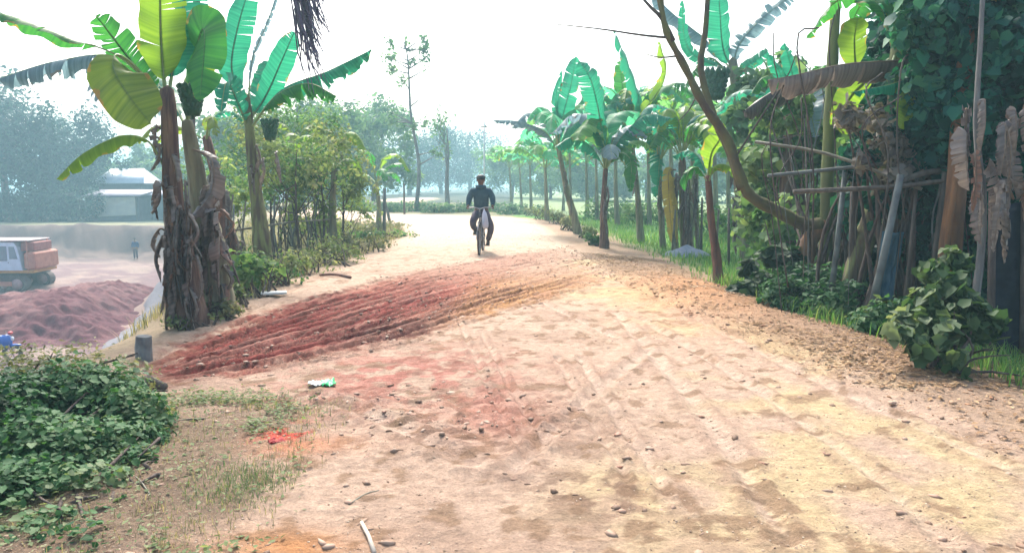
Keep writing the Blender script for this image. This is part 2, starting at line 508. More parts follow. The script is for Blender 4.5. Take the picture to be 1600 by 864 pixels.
_TOP = [gq(*q) for q in [(110, 610), (235, 560), (400, 494), (600, 434), (760, 404), (900, 384), (1000, 372)]]
_BOT = [gq(*q) for q in [(110, 640), (240, 606), (430, 580), (620, 543), (790, 490), (945, 440), (1040, 410)]]
MUD = _TOP[1:6] + _BOT[1:6][::-1]
TRK = []
for k in range(13):
    f = k / 12
    TRK.append([(a[0] * (1 - f) + b[0] * f, a[1] * (1 - f) + b[1] * f) for a, b in zip(_TOP, _BOT)])
LINES = [([gq(*q) for q in l_], wd) for l_, wd in [
    ([(715, 500), (760, 600), (822, 725)], .022), ([(752, 520), (800, 610), (860, 705)], .022), ([(800, 740), (860, 680), (950, 600), (1010, 550)], .05), ([(905, 560), (960, 650), (1045, 775)], .03), ([(870, 560), (920, 650), (985, 760)], .025),
    ([(1000, 500), (1150, 590), (1330, 720), (1480, 850)], .045), ([(960, 490), (1040, 580), (1150, 720), (1230, 850)], .05), ([(500, 620), (620, 670), (740, 730)], .06), ([(840, 470), (900, 500), (960, 530)], .04), ([(1080, 500), (1260, 590), (1500, 700), (1700, 800)], .05)]]


def smooth_line(p, n=10):
    p = [np.array(q, float) for q in p]; p = [2 * p[0] - p[1]] + p + [2 * p[-1] - p[-2]]
    o = []
    for i in range(1, len(p) - 2):
        for t in np.linspace(0, 1, n, endpoint=False):
            o.append(.5 * (2 * p[i] + (p[i + 1] - p[i - 1]) * t + (2 * p[i - 1] - 5 * p[i] + 4 * p[i + 1] - p[i + 2]) * t * t + (3 * p[i] - p[i - 1] - 3 * p[i + 1] + p[i + 2]) * t ** 3))
    o.append(p[-2])
    return o


def lerp(a, b, m):
    return a * (1 - m[:, None]) + np.array(b) * m[:, None]


def band(x, y):
    a = polydist(x, y, smooth_line(TRK[0], 8), False); b = polydist(x, y, smooth_line(TRK[-1], 8), False)
    return a / (a + b + 1e-6)


def soilcolor(x, y):
    n1 = fbm(x * .7, y * .7, 4, 5); n2 = fbm(x * 2.4, y * 2.4, 4, 31); n3 = fbm(x * 9, y * 9, 3, 51)
    dr = polydist(x, y, ROADPOLY)
    c = np.tile(np.array([.47, .335, .245]), (len(x), 1))
    c = lerp(c, (.50, .38, .22), sm(.4, 1.3, x + (n1 - .5) * 1.6 + (8 - y) * .02) * sm(.35, .6, n2 * .6 + n1 * .4) * (y < 16))
    c = lerp(c, (.36, .245, .175), .7 * sm(.5, .72, n2) * (x < 1.2))
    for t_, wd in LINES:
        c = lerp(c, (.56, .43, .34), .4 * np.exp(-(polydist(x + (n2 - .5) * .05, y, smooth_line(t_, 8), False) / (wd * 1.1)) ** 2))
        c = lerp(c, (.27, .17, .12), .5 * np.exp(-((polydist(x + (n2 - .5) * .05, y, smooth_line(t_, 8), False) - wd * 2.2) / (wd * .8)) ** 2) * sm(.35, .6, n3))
    ch = np.exp(-(((x + .3) / .8) ** 2 + ((y - 4.8) / .8) ** 2)) + np.exp(-(((x + 1.5) / .5) ** 2 + ((y - 5.25) / .3) ** 2)) + np.exp(-(((x - .45) / .35) ** 2 + ((y - 3.6) / .3) ** 2))
    c = lerp(c, (.22, .14, .095), np.clip(ch * 1.3, 0, 1) * sm(.45, .58, fbm(x * 9, y * 9, 4, 90)) * .9)
    c = lerp(c, (.24, .15, .09), .75 * sm(.62, .69, fbm(x * 7, y * 7, 4, 120)) * (y < 20))
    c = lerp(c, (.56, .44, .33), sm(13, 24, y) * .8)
    md = polydist(x + (n2 - .5) * .5, y + (n1 - .5) * .6, MUD)
    mud = sm(.12, -.35, md + (n3 - .5) * .5) * (.3 + .7 * sm(14, 9.5, y)) * sm(22, 16, y)
    red = sm(-.6, -1.6, x - (y - 8) * .22)
    bv = band(x, y) + (n2 - .5) * .02; u_ = x * .8 + y * .6
    st = fbm(bv * 60, u_ * .45, 4, 40); st2 = fbm(bv * 130, u_ * .8, 3, 23)
    c = lerp(c, (.36, .18, .10), mud * .9)
    c = lerp(c, (.27, .062, .05), mud * red * .96)
    dk = np.exp(-(((x + 1.25) / .55) ** 2 + ((y - 7.6) / .9) ** 2))
    c = lerp(c, (.11, .035, .03), np.clip(mud * dk * 1.3, 0, .9))
    orange = sm(-.9, -.2, x) * mud * sm(15, 11, y)
    c = lerp(c, (.45, .24, .09), orange * .75)
    c = lerp(c, (.50, .27, .20), mud * sm(.56, .66, st) * .45)
    c = lerp(c, (.12, .05, .035), mud * sm(.48, .6, st2) * .75)
    c = lerp(c, (.20, .12, .075), .5 * sm(-2.0, -1.2, x - y * .2) * np.exp(-((polydist(x, y, [(-3.2, 5.4), (-1.2, 6.0), (-.6, 6.6)], False) + (n3 - .5) * .2) / .16) ** 2) * (n3 > .42))
    c = lerp(c, (.38, .16, .12), .65 * np.exp(-(((x + .1) / .3) ** 2 + ((y - 4.95) / .55) ** 2)))
    c = lerp(c, (.36, .12, .095), .8 * np.exp(-(((x + .9) / .9) ** 2 + ((y - 6.0) / .9) ** 2)) * sm(.42, .58, n3))
    c = lerp(c, (.24, .10, .07), .7 * np.exp(-(((x + .7) / .9) ** 2 + ((y - 6.2) / 1.0) ** 2)) * sm(.5, .62, fbm(x * 8, y * 8, 4, 210)))
    # outside the road
    v = sm(-.15, .5, dr)
    right = (x > 0)
    c = lerp(c, (.34, .235, .16), v * right)
    c = lerp(c, (.48, .25, .12), np.exp(-(((x - 2.5) / 1.0) ** 2 + ((y - 10.6) / 2.6) ** 2)) * .85)
    gr = right * sm(1.8, 3.2, dr + (n1 - .5) * 1.2) * sm(11.5, 14, y)
    c = lerp(c, (.10, .24, .05), gr * .95)
    c = lerp(c, (.17, .12, .08), right * sm(1.1, 1.9, dr) * sm(12, 10, y) * .8)
    c = lerp(c, (.20, .26, .12), (y > 45) * right * sm(.5, 2, dr))
    left = (x <= 0)
    c = lerp(c, (.28, .22, .14), left * v * .9)
    c = lerp(c, (.19, .19, .10), left * sm(.3, 1.2, dr) * sm(14, 20, y) * .8)
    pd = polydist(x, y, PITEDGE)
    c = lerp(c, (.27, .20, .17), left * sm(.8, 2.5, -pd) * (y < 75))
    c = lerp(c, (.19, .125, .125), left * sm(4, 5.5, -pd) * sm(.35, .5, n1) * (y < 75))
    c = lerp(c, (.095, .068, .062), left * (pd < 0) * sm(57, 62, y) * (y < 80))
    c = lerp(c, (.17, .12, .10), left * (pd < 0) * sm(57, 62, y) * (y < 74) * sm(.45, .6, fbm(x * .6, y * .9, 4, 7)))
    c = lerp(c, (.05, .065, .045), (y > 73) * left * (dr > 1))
    # verge bottom left: thin weeds over brown earth
    vg = sm(-1.1, -1.7, x + (n2 - .5) * .8) * sm(5.4, 4.6, y)
    c = lerp(c, (.20, .14, .095), vg * .9)
    c = lerp(c, (.13, .14, .07), vg * sm(.5, .62, n1 * .5 + n2 * .5) * .7)
    c = lerp(c, (.46, .07, .05), np.clip(1.3 * np.exp(-(((x + 1.36) / .16) ** 2 + ((y - 4.5) / .2) ** 2)), 0, 1) * sm(.4, .55, n3))
    c = lerp(c, (.46, .2, .10), .7 * np.exp(-(((x + 1.2) / .3) ** 2 + ((y - 4.3) / .16) ** 2)))
    c = lerp(c, (.46, .21, .08), .8 * np.exp(-(((x + .95) / .28) ** 2 + ((y - 3.05) / .16) ** 2)))
    return c * (.86 + .28 * n3)[:, None]


def ruts(x, y):
    md = polydist(x, y, MUD)
    mud = sm(.2, -.4, md + (fbm(x * 1.7, y * 1.7, 3, 18) - .5) * .6) * (.12 + .88 * sm(14, 9.5, y))
    z = np.zeros(len(x)); near = (y < 36)
    idx = np.where(near)[0]; X, Y = x[idx], y[idx]
    zz = np.zeros(len(idx))
    wob = (fbm(X * 3, Y * 3, 3, 77) - .5) * .12
    for k, t in enumerate(TRK):
        d = polydist(X + wob, Y, smooth_line(t, 8), False)
        wdt = .032 + .014 * (k % 3)
        dep = (.034, .055, .026)[k % 3]
        zz += -dep * np.exp(-(d / wdt) ** 4) + dep * .6 * np.exp(-((d - wdt * 1.7) / (wdt * .5)) ** 2)
    m = mud[idx]
    bv = band(X, Y) + (fbm(X * 2.4, Y * 2.4, 4, 31) - .5) * .02; u_ = X * .8 + Y * .6
    zz += .05 * (fbm(bv * 60, u_ * .45, 4, 40) - .5) - .02 * (sm(.5, .62, fbm(bv * 130, u_ * .8, 3, 23)) - .3)
    wdb = polydist(X, Y, smooth_line(TRK[0], 8), False) + polydist(X, Y, smooth_line(TRK[-1], 8), False)
    zz = zz * sm(.35, 1.5, wdb)
    zz = zz * (.15 + .85 * m) * (.4 + 1.2 * fbm(X * 1.1, Y * 1.1, 2, 13))
    zz += m * .035 * (np.abs(fbm(X * 15, Y * 15, 4, 44) - .5) * 2 - .2)
    for t, wd in LINES:
        d = polydist(X + wob * .3, Y, smooth_line(t, 8), False)
        zz += -.016 * np.exp(-(d / wd) ** 2) + .014 * np.exp(-((d - wd * 1.8) / (wd * .7)) ** 2)
    churn = np.exp(-(((X + .25) / .9) ** 2 + ((Y - 4.9) / 1.0) ** 2)) + .8 * np.exp(-(((X + 1.3) / .5) ** 2 + ((Y - 5.3) / .4) ** 2))
    zz += .045 * churn * (np.abs(fbm(X * 9, Y * 9, 4, 90) - .5) * 2 - .15)
    c2 = sm(.62, .75, fbm(X * 1.5, Y * 1.5, 3, 66))
    zz += c2 * .02 * (fbm(X * 14, Y * 14, 3, 91) - .4)
    z[idx] = np.clip(zz, -.08, .034)
    return z


def build_ground():
    ang = np.concatenate([np.arange(-46, 46, .3), np.arange(46, 314, 4)])
    ang = R(90) - np.radians(ang)
    rad = [.6]
    while rad[-1] < 900: rad.append(rad[-1] * 1.017 + .004)
    rad = np.array(rad)
    A, B = np.meshgrid(ang, rad)
    x = (B * np.cos(A)).ravel(); y = (B * np.sin(A)).ravel()
    z = H(x, y)
    dr = polydist(x, y, ROADPOLY)
    z = z - .14 * sm(-.02, -.35, dr)
    n, m = len(ang), len(rad)
    i, j = np.meshgrid(np.arange(m - 1), np.arange(n), indexing='ij')
    i, j = i.ravel(), j.ravel(); j2 = (j + 1) % n
    Fq = np.stack([i * n + j, (i + 1) * n + j, (i + 1) * n + j2, i * n + j2], 1)[:, ::-1]
    V = np.stack([x, y, z], 1)
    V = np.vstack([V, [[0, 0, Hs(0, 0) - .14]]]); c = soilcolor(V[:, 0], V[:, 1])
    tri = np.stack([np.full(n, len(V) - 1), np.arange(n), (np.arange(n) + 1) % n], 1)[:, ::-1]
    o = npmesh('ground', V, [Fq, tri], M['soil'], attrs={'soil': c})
    tag(o, kind='structure')


def build_road():
    L, Rr = np.array(smooth_line(LEFT, 40)), np.array(smooth_line(RIGHT, 40))
    t = np.linspace(0, len(L) - 1, len(L))
    # rows: dense close to the camera
    ycen = (L[:, 1] + Rr[:, 1]) / 2
    s = np.concatenate([[0], np.cumsum(np.hypot(np.diff((L[:, 0] + Rr[:, 0]) / 2), np.diff(ycen)))])
    rows = [6.0]
    while rows[-1] < s[-1]: rows.append(rows[-1] + max(.014, (rows[-1] - 8) * .0042))
    rows = np.array(rows[:-1])
    lx, ly, rx, ry = (np.interp(rows, s, q) for q in (L[:, 0], L[:, 1], Rr[:, 0], Rr[:, 1]))
    u = np.linspace(0, 1, 330)
    x = (lx[:, None] * (1 - u) + rx[:, None] * u).ravel(); y = (ly[:, None] * (1 - u) + ry[:, None] * u).ravel()
    dr = -polydist(x, y, ROADPOLY)
    edge = np.minimum(u, 1 - u)[None, :] * (rx - lx)[:, None]; edge = edge.ravel()
    e2 = edge + (fbm(x * 3, y * 3, 3, 15) - .5) * .3
    z = H(x, y) + ruts(x, y) + .012 * (fbm(x * 25, y * 25, 2, 5) - .5)
    z = z + .004 * 1 - .05 * sm(.22, 0, e2) * (edge < .4) - .05 * sm(.06, 0, edge)
    m, n = len(rows), len(u)
    i, j = np.meshgrid(np.arange(m - 1), np.arange(n - 1), indexing='ij'); i, j = i.ravel(), j.ravel()
    Fq = np.stack([i * n + j, i * n + j + 1, (i + 1) * n + j + 1, (i + 1) * n + j], 1)
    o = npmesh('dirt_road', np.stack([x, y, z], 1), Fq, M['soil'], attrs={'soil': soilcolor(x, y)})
    tag(o, kind='structure')


build_ground()
build_road()

# heap of dug red-purple earth in the pit, and the pale gravel lane beside it
HEAP = [(-34, 28), (-26, 26.5), (-18, 26.8), (-14.6, 27.5), (-16.2, 34), (-18.0, 41.5), (-20.5, 43), (-25, 41), (-34, 40)]
gx, gy = np.meshgrid(np.arange(-35, -13, .09), np.arange(26, 44, .09))
sh = gx.shape; x, y = gx.ravel(), gy.ravel()
d = -polydist(x + (fbm(x * .8, y * .8, 3) - .5) * 1.2, y + (fbm(x * .8, y * .8, 3, 9) - .5) * 1.2, HEAP)
top = np.interp(x, [-32, -25, -21.5, -18.5, -15], [.3, .35, .75, 1.6, 1.7])
z = -4.35 + (top + .15) * sm(-.2, 4.6, d) * (.75 + .5 * fbm(x * .45, y * .45, 4, 2)) - .3 * sm(0, 1, d) * (np.abs(fbm(x * .8, y * .8, 6, 4) - .5) * 3 - .3) + .3 * sm(0, 1, d) * (fbm(x * 4, y * 4, 3, 14) - .5) - .25 * (d < 0)
n, m = sh[1], sh[0]
i, j = np.meshgrid(np.arange(m - 1), np.arange(n - 1), indexing='ij'); i, j = i.ravel(), j.ravel()
Fq = np.stack([i * n + j, i * n + j + 1, (i + 1) * n + j + 1, (i + 1) * n + j], 1)
keep = (d[Fq] > -.9).any(1)
nn = fbm(x * .9, y * .9, 4, 60)
c = np.tile(np.array([.115, .042, .048]), (len(x), 1))
c = lerp(c, (.20, .10, .095), sm(.45, .65, nn)); c = lerp(c, (.10, .036, .05), sm(-21, -17, x) * .6)
o = npmesh('soil_heap', np.stack([x, y, z], 1), Fq[keep], M['pit'], attrs={'soil': c}); tag(o, kind='structure')
lane = smooth_line([(-12.0, 21.5), (-13.6, 26), (-15.5, 33), (-18.0, 41), (-20, 48)], 20)
V, C2 = [], []
for q, p in enumerate(lane):
    a = lane[min(q + 1, len(lane) - 1)] - lane[max(q - 1, 0)]; a = a / np.hypot(*a); nrm = np.array([a[1], -a[0]])
    for k in range(9):
        o_ = (k / 8 - .5) * 2.3 + .25 + .12 * math.sin(q * .9 + k)
        V.append((p[0] + nrm[0] * o_, p[1] + nrm[1] * o_))
V = np.array(V); zz = H(V[:, 0], V[:, 1]); k = np.tile(np.arange(9), len(lane))
zz = np.maximum(zz, -4.35) + .14 - .3 * np.isin(k, (0, 8))
i, j = np.meshgrid(np.arange(len(lane) - 1), np.arange(8), indexing='ij'); i, j = i.ravel(), j.ravel()
Fq = np.stack([i * 9 + j, i * 9 + j + 1, (i + 1) * 9 + j + 1, (i + 1) * 9 + j], 1)
o = npmesh('gravel_path', np.column_stack([V, zz]), Fq, M['pit'], attrs={'soil': np.tile([.19, .185, .20], (len(V), 1))}); tag(o, kind='structure')

# ------------------------------------------------------------------ leaf scattering


def leaves(name, blobs, n, size, m, parent=None, seed=0, shell=.55, up=.4, aspect=.55, heart=False, hang=0.0, jag=.35, holes=.0, label=None):
    """Leaf-sized faces spread through ellipsoids; blobs = [(centre, (rx, ry, rz))]."""
    rs = np.random.RandomState(seed)
    vol = np.array([b[1][0] * b[1][1] + b[1][0] * b[1][2] + b[1][1] * b[1][2] for b in blobs]); vol = vol / vol.sum()
    idx = rs.choice(len(blobs), n, p=vol)
    Cn = np.array([list(b[0]) for b in blobs])[idx]; Rd = np.array([b[1] for b in blobs], float)[idx]
    dd = rs.normal(size=(n, 3)); dd /= np.linalg.norm(dd, axis=1)[:, None]
    rr = (shell + (1 - shell) * rs.rand(n)) * (1 + jag * (fbm(dd[:, 0] * 3 + idx * 3.1 + 50, dd[:, 2] * 3 + dd[:, 1] * 2 + 50, 3, seed % 50) - .5) * 2)
    p = Cn + dd * Rd * rr[:, None]
    if holes:
        h = fbm(p[:, 0] * 2.2 / size * .06 + 80, (p[:, 2] + p[:, 1] * .7) * 2.2 / size * .06 + 80, 3, seed % 40)
        k = h > np.quantile(h, holes); p, dd = p[k], dd[k]; n = len(p)
    nr = dd + rs.normal(size=(n, 3)) * .7 + np.array([0, 0, up * 2]); nr /= np.linalg.norm(nr, axis=1)[:, None]
    t = rs.normal(size=(n, 3)) + np.array([0, 0, -hang * 2]); t -= nr * (t * nr).sum(1)[:, None]; t /= np.linalg.norm(t, axis=1)[:, None] + 1e-9
    s_ = np.cross(nr, t); sz = size * (.45 + 1.3 * rs.rand(n) ** 1.6)[:, None]
    a = aspect
    if heart:
        pts = [(-.45, 0, 0), (-.5, .32, .08), (.0, .48, .10), (.62, 0, -.08), (.0, -.48, .10), (-.5, -.32, .08)]
    else:
        pts = [(-.5, 0, 0), (.0, .5 * a, .1), (.55, 0, -.06), (.0, -.5 * a, .1)]
    K = len(pts)
    V = np.stack([p + sz * (q[0] * t + q[1] * s_ + q[2] * nr) for q in pts], 1).reshape(-1, 3)
    b = np.arange(n)[:, None] * K
    if heart: Fq = [np.vstack([b + [0, 3, 2, 1], b + [0, 5, 4, 3]])]
    else: Fq = [np.vstack([b + [0, 2, 1], b + [0, 3, 2]])]
    clump = fbm(p[:, 0] * 1.7, p[:, 2] * 1.7 + p[:, 1], 2, 9)
    rnd = np.clip(rs.rand(n) * .65 + (clump - .5) * 1.4 + .15, 0, 1)
    o = npmesh(name, V, Fq, m, parent, smooth=False, attrs={'rnd': np.repeat(rnd, K)})
    return o


def blades(name, pts, h, wd, m, seed=0, lean=.4):
    rs = np.random.RandomState(seed); n = len(pts)
    p = np.asarray(pts, float)
    a = rs.rand(n) * 2 * PI; hh = h * (.5 + rs.rand(n)); ln = lean * hh * (.3 + rs.rand(n))
    dx = np.stack([np.cos(a), np.sin(a), np.zeros(n)], 1); sx = np.stack([-np.sin(a), np.cos(a), np.zeros(n)], 1) * wd
    up = np.array([0, 0, 1.])
    V = np.stack([p - sx - up * .02, p + sx - up * .02, p + dx * (ln * .35)[:, None] + up * (hh * .6)[:, None] + sx * .7, p + dx * (ln * .35)[:, None] + up * (hh * .6)[:, None] - sx * .7, p + dx * ln[:, None] + up * hh[:, None]], 1).reshape(-1, 3)
    b = np.arange(n)[:, None] * 5
    return npmesh(name, V, [b + [0, 1, 2, 3], b + [3, 2, 4]], m, attrs={'rnd': np.repeat(rs.rand(n), 5)}, smooth=False)


def catmull(pts, n):
    p = [Vector(q) for q in pts]
    p = [2 * p[0] - p[1]] + p + [2 * p[-1] - p[-2]]
    segs = len(p) - 3; out = []
    for i in range(n):
        g = i / (n - 1) * segs; k = min(int(g), segs - 1); t = g - k
        a, b, c, d_ = p[k:k + 4]
        out.append(.5 * (2 * b + (c - a) * t + (2 * a - 5 * b + 4 * c - d_) * t * t + (3 * b - a - 3 * c + d_) * t ** 3))
    return out


# ------------------------------------------------------------------ banana plants
def banana_leaf(parent, pts, width, m, hint=(0, 0, 1), tear=.25, fold=.35, petiole=.14, seed=0, name='leaf', ribmat=None, n=34, base_w=.25, tipw=1.0, spread=.3):
    rng = random.Random(seed)
    C = catmull(pts, n); hint = Vector(hint)
    T = [(C[min(i + 1, n - 1)] - C[max(i - 1, 0)]).normalized() for i in range(n)]
    arc = [0.0]
    for i in range(1, n): arc.append(arc[-1] + (C[i] - C[i - 1]).length)
    S, N = [], []
    prev = None
    for i in range(n):
        s = T[i].cross(hint)
        if s.length < .25 and prev is not None: s = prev - T[i] * prev.dot(T[i])
        s.normalize()
        if prev is not None and s.dot(prev) < 0: s = -s
        if prev is not None: s = (s * .5 + prev * .5).normalized()
        prev = s; S.append(s); N.append(s.cross(T[i]).normalized())
    i0 = max(1, int(petiole * n))
    V, Fc, al, ac, mi = [], [], [], [], []

    def wid(i):
        t = (i - i0) / (n - 1 - i0)
        return width / 2 * (min(1, base_w + (1 - base_w) * min(1, t / .22) ** .8)) * (1 - max(0, (t - .5) / .5) ** 2.2 * tipw) ** .6 if t < .999 else width * .02
    K = 4
    for side in (1, -1):
        i = i0
        sag = fold
        while i < n - 1:
            L = 1
            while i + L < n - 1 and rng.random() > tear: L += 1
            f = sag + rng.uniform(-.15, .35) * (.3 + tear * 2)
            con = rng.uniform(.0, .5) * min(1, tear * 2.5) ; wv = rng.uniform(0, 6); short = rng.uniform(1 - .25 * tear, 1)
            jitter = rng.uniform(-.2, .2) * tear
            mid = i + L / 2
            base = len(V)
            for q in range(i, i + L + 1):
                W = wid(q) * short; off = (q - mid)
                step = (arc[-1] / n)
                for k in range(K + 1):
                    r = k / K * W
                    ang = f * (.35 + .9 * k / K)
                    p = C[q] + S[q] * side * r * math.cos(ang) - N[q] * r * math.sin(ang)
                    p += T[q] * r * (spread + jitter) - T[q] * off * step * con * (k / K) ** 1.5
                    p += N[q] * .02 * width * 3 * math.sin(q * 1.1 + wv) * (k / K)
                    if f > 1.0: p += Vector((0, 0, -.15 * r * k / K))
                    V.append(p); al.append(arc[q]); ac.append(k / K)
            for q in range(L):
                for k in range(K):
                    a = base + q * (K + 1) + k
                    fc = (a, a + 1, a + K + 2, a + K + 1)
                    Fc.append(fc if side > 0 else fc[::-1]); mi.append(0)
            i += L
    r0 = .022 if width > .3 else .014
    for i in range(n):
        rr = r0 * (1 - .8 * i / (n - 1))
        for k in range(5):
            a = 2 * PI * k / 5
            V.append(C[i] + S[i] * rr * math.cos(a) - N[i] * (rr * .8 - rr * .9 * math.sin(a) * -1)); al.append(arc[i]); ac.append(0)
    b0 = len(V) - 5 * n
    for i in range(n - 1):
        for k in range(5):
            k2 = (k + 1) % 5
            Fc.append((b0 + i * 5 + k, b0 + i * 5 + k2, b0 + i * 5 + 5 + k2, b0 + i * 5 + 5 + k)); mi.append(1)
    return npmesh(name, np.array([tuple(v) for v in V]), np.array(Fc), [m, ribmat or M['rib']], parent, attrs={'along': np.array(al) + seed * 1.37 % 20, 'across': np.array(ac)}, midx=mi)


def trunk_mesh(parent, pts, radii, m, seed=0, name='trunk', n=14, rings=26, bump=.12, flute=.05, collars=True):
    rng = random.Random(seed); C = catmull(pts, rings)
    V, Fc = [], []
    ph = [rng.uniform(0, 6) for _ in range(4)]
    for i, c in enumerate(C):
        t = i / (rings - 1); g = t * (len(radii) - 1); k = min(int(g), len(radii) - 2); r = radii[k] + (radii[k + 1] - radii[k]) * (g - k)
        T = (C[min(i + 1, rings - 1)] - C[max(i - 1, 0)]).normalized()
        a = T.cross(Vector((0, 1, .1))).normalized() if abs(T.y) < .9 else T.cross(Vector((1, 0, 0))).normalized()
        b = T.cross(a)
        for q in range(n):
            an = 2 * PI * q / n
            rr = r * (1 + flute * math.sin(3 * an + ph[0] + t * 5) + flute * math.sin(5 * an + ph[1] - t * 9) + bump * (rng.random() - .5) + (bump * .8 * ((i % 5) / 5 - .5) if collars else 0))
            V.append(c + (a * math.cos(an) + b * math.sin(an)) * rr)
    for i in range(rings - 1):
        for q in range(n):
            q2 = (q + 1) % n
            Fc.append((i * n + q, i * n + q2, i * n + n + q2, i * n + n + q))
    V.append(C[-1] + (C[-1] - C[-2]) * .3)
    tr = [(len(V) - 1, (rings - 1) * n + q, (rings - 1) * n + (q + 1) % n) for q in range(n)]
    return npmesh(name, np.array([tuple(v) for v in V]), [np.array(Fc), np.array(tr)], m, parent)


def hanging(parent, top, length, width, m, seed, out=(0, 0), name='dead_leaf'):
    rng = random.Random(seed); top = Vector(top)
    o = Vector((out[0], out[1], 0))
    pts = [top, top + o * .5 + Vector((0, 0, .02)), top + o + Vector((rng.uniform(-.05, .05), 0, -length * .45)), top + o * .9 + Vector((rng.uniform(-.1, .1), rng.uniform(-.05, .05), -length))]
    return banana_leaf(parent, pts, width, m, (rng.uniform(-.6, .6), -1, .2), .5, 1.0, .12, seed, name, M['ribdead'], n=20)


def bunch(parent, c, r=.16, h=.42, seed=0):
    rng = random.Random(seed); mb = MB(); c = Vector(c)
    mb.tube([c + Vector((.03, 0, h * .75)), c + Vector((0, 0, h * .5)), c + Vector((0, 0, -h * .6))], [.02, .02, .015], 6)
    for lay in range(6):
        z = h * .42 - lay * h * .16; R_ = r * (1 - .09 * lay)
        for k in range(11):
            a = 2 * PI * k / 11 + lay * .3; d_ = Vector((math.cos(a), math.sin(a), 0))
            p = c + Vector((0, 0, z))
            mb.tube([p + d_ * .02, p + d_ * R_ * .75 + Vector((0, 0, -.01)), p + d_ * R_ + Vector((0, 0, .05)), p + d_ * R_ * .95 + Vector((0, 0, h * .24))], [r * .15, r * .27, r * .27, r * .08], 6)
    o = mb.build('banana_bunch', M['fruit'], parent, smooth=True, world=True)
    return o


def auto_leaves(pl, top, nl, L, W, cols, seed, tear=.3, el=(25, 75), az0=None, droop=1.0, azs=None):
    rng = random.Random(seed); top = Vector(top)
    for k in range(nl):
        az = azs[k] if azs else (k * 137.5 + rng.uniform(-25, 25) + seed * 31)
        e = R(rng.uniform(*el)); l = L * rng.uniform(.75, 1.15); az = R(az)
        h = Vector((math.cos(az), math.sin(az), 0))
        dr = droop * rng.uniform(.7, 1.3)
        p1 = top + (h * math.cos(e) + Vector((0, 0, math.sin(e)))) * l * .4
        p2 = p1 + (h * math.cos(e * .45) + Vector((0, 0, math.sin(e * .45) - .25 * dr))) * l * .33
        p3 = p2 + (h * .75 + Vector((0, 0, -.25 - .5 * dr))) * l * .3
        banana_leaf(pl, [top + h * .02, p1, p2, p3], W * rng.uniform(.8, 1.15), M[rng.choice(cols)], (0, 0, 1), tear * rng.uniform(.5, 1.5), rng.uniform(.2, .6), .16, seed * 50 + k, spread=.25)


GB = 'banana plants along the road'


def banana(label, base, top, r=(.11, .06), stem='stem_green', mid=None, seed=1, group=GB, side_shoots=0):
    base = Vector(base); top = Vector(top)
    pl = thing('banana_plant', label, 'banana plant', base, 0, group)
    mid = mid or ((base + top) / 2 + Vector((random.Random(seed).uniform(-.05, .05), 0, 0)))
    trunk_mesh(pl, [base - Vector((0, 0, .15)), base.lerp(Vector(mid), .5), mid, top], [r[0] * 1.25, r[0], (r[0] + r[1]) / 2, r[1]], M[stem], seed)
    return pl


# --- left: big clump by the road edge
b1 = on(300, 508)
Y1 = b1.y
A = banana('tall banana plant with ragged brown trunk at the left road edge', b1, P(262, 140, Y1), (.15, .07), 'stem_brown', P(272, 330, Y1), 3)
for k, (px, rw, ln, wd) in enumerate([(268, 300, .9, .16), (285, 330, 1.0, .2), (262, 360, .8, .15), (300, 380, .8, .2), (275, 420, .6, .2), (290, 290, .7, .14)]):
    hanging(A, P(px, rw, Y1 - .14), ln, wd, M[('dead', 'deaddark')[k % 2]], 70 + k, (random.Random(k).uniform(-.06, .06), -.04))
def scraps(pl, a, b, rad, n, seed, L=(.25, .6)):
    rg_ = random.Random(seed); a, b = Vector(a), Vector(b)
    for k in range(n):
        an = rg_.uniform(-PI * .95, -.05 * PI); o_ = Vector((math.cos(an), math.sin(an), 0)) * rad
        p_ = a.lerp(b, rg_.random()) + o_ * .9
        hanging(pl, p_, rg_.uniform(*L), rg_.uniform(.07, .18), M[rg_.choice(['dead', 'deaddark', 'dead', 'ribdead2'])], seed * 40 + k, (o_.x * rg_.uniform(.3, 1.2), o_.y * .5), 'sheath_scrap')
yy = Y1
def L_(pl, pts, wd, m, hint=(0, -1, .3), tear=.1, fold=.25, seed=1, pet=.14, nm='leaf', rib=None, spread=.3, **k):
    return banana_leaf(pl, [P(*q) for q in pts], wd, M[m], hint, tear, fold, pet, seed, nm, M[rib] if rib else None, spread=spread, **k)
L_(A, [(258, 150, yy), (252, 80, yy), (250, 0, yy - .1), (252, -110, yy - .3)], .50, 'lime', (.2, -1, .2), .06, .2, 11)
L_(A, [(262, 150, yy), (275, 70, yy + .2), (290, -10, yy + .4), (300, -90, yy + .6)], .46, 'teal', (-.1, -1, .3), .12, .3, 12)
L_(A, [(256, 150, yy), (225, 120, yy), (185, 70, yy - .1), (150, 25, yy - .3)], .38, 'green', (-.2, -1, .6), .3, .3, 13)
L_(A, [(258, 165, yy), (218, 112, yy - .2), (184, 86, yy - .45), (178, 108, yy - .6), (202, 150, yy - .7), (236, 194, yy - .75)], .54, 'olive', (.3, -1, .1), .06, .12, 14, pet=.46, base_w=.5)
L_(A, [(258, 155, yy), (190, 90, yy - .1), (120, 62, yy - .2), (40, 32, yy - .3), (0, 20, yy - .3)], .30, 'green', (.1, .2, 1), .15, .55, 15, pet=.4)
L_(A, [(256, 160, yy), (180, 90, yy + .3), (90, 95, yy + .3), (-10, 125, yy + .3)], .38, 'bluegrey', (0, -.3, 1), .5, .8, 16, pet=.3)
L_(A, [(258, 260, yy), (232, 220, yy - .2), (190, 212, yy - .4), (130, 240, yy - .5), (88, 280, yy - .5)], .26, 'lime', (.1, -.5, 1), .1, .5, 17, pet=.25)
L_(A, [(255, 150, yy), (235, 165, yy + .3), (180, 150, yy + .6), (140, 130, yy + .9)], .34, 'bluegrey', (0, .2, 1), .4, .6, 18)
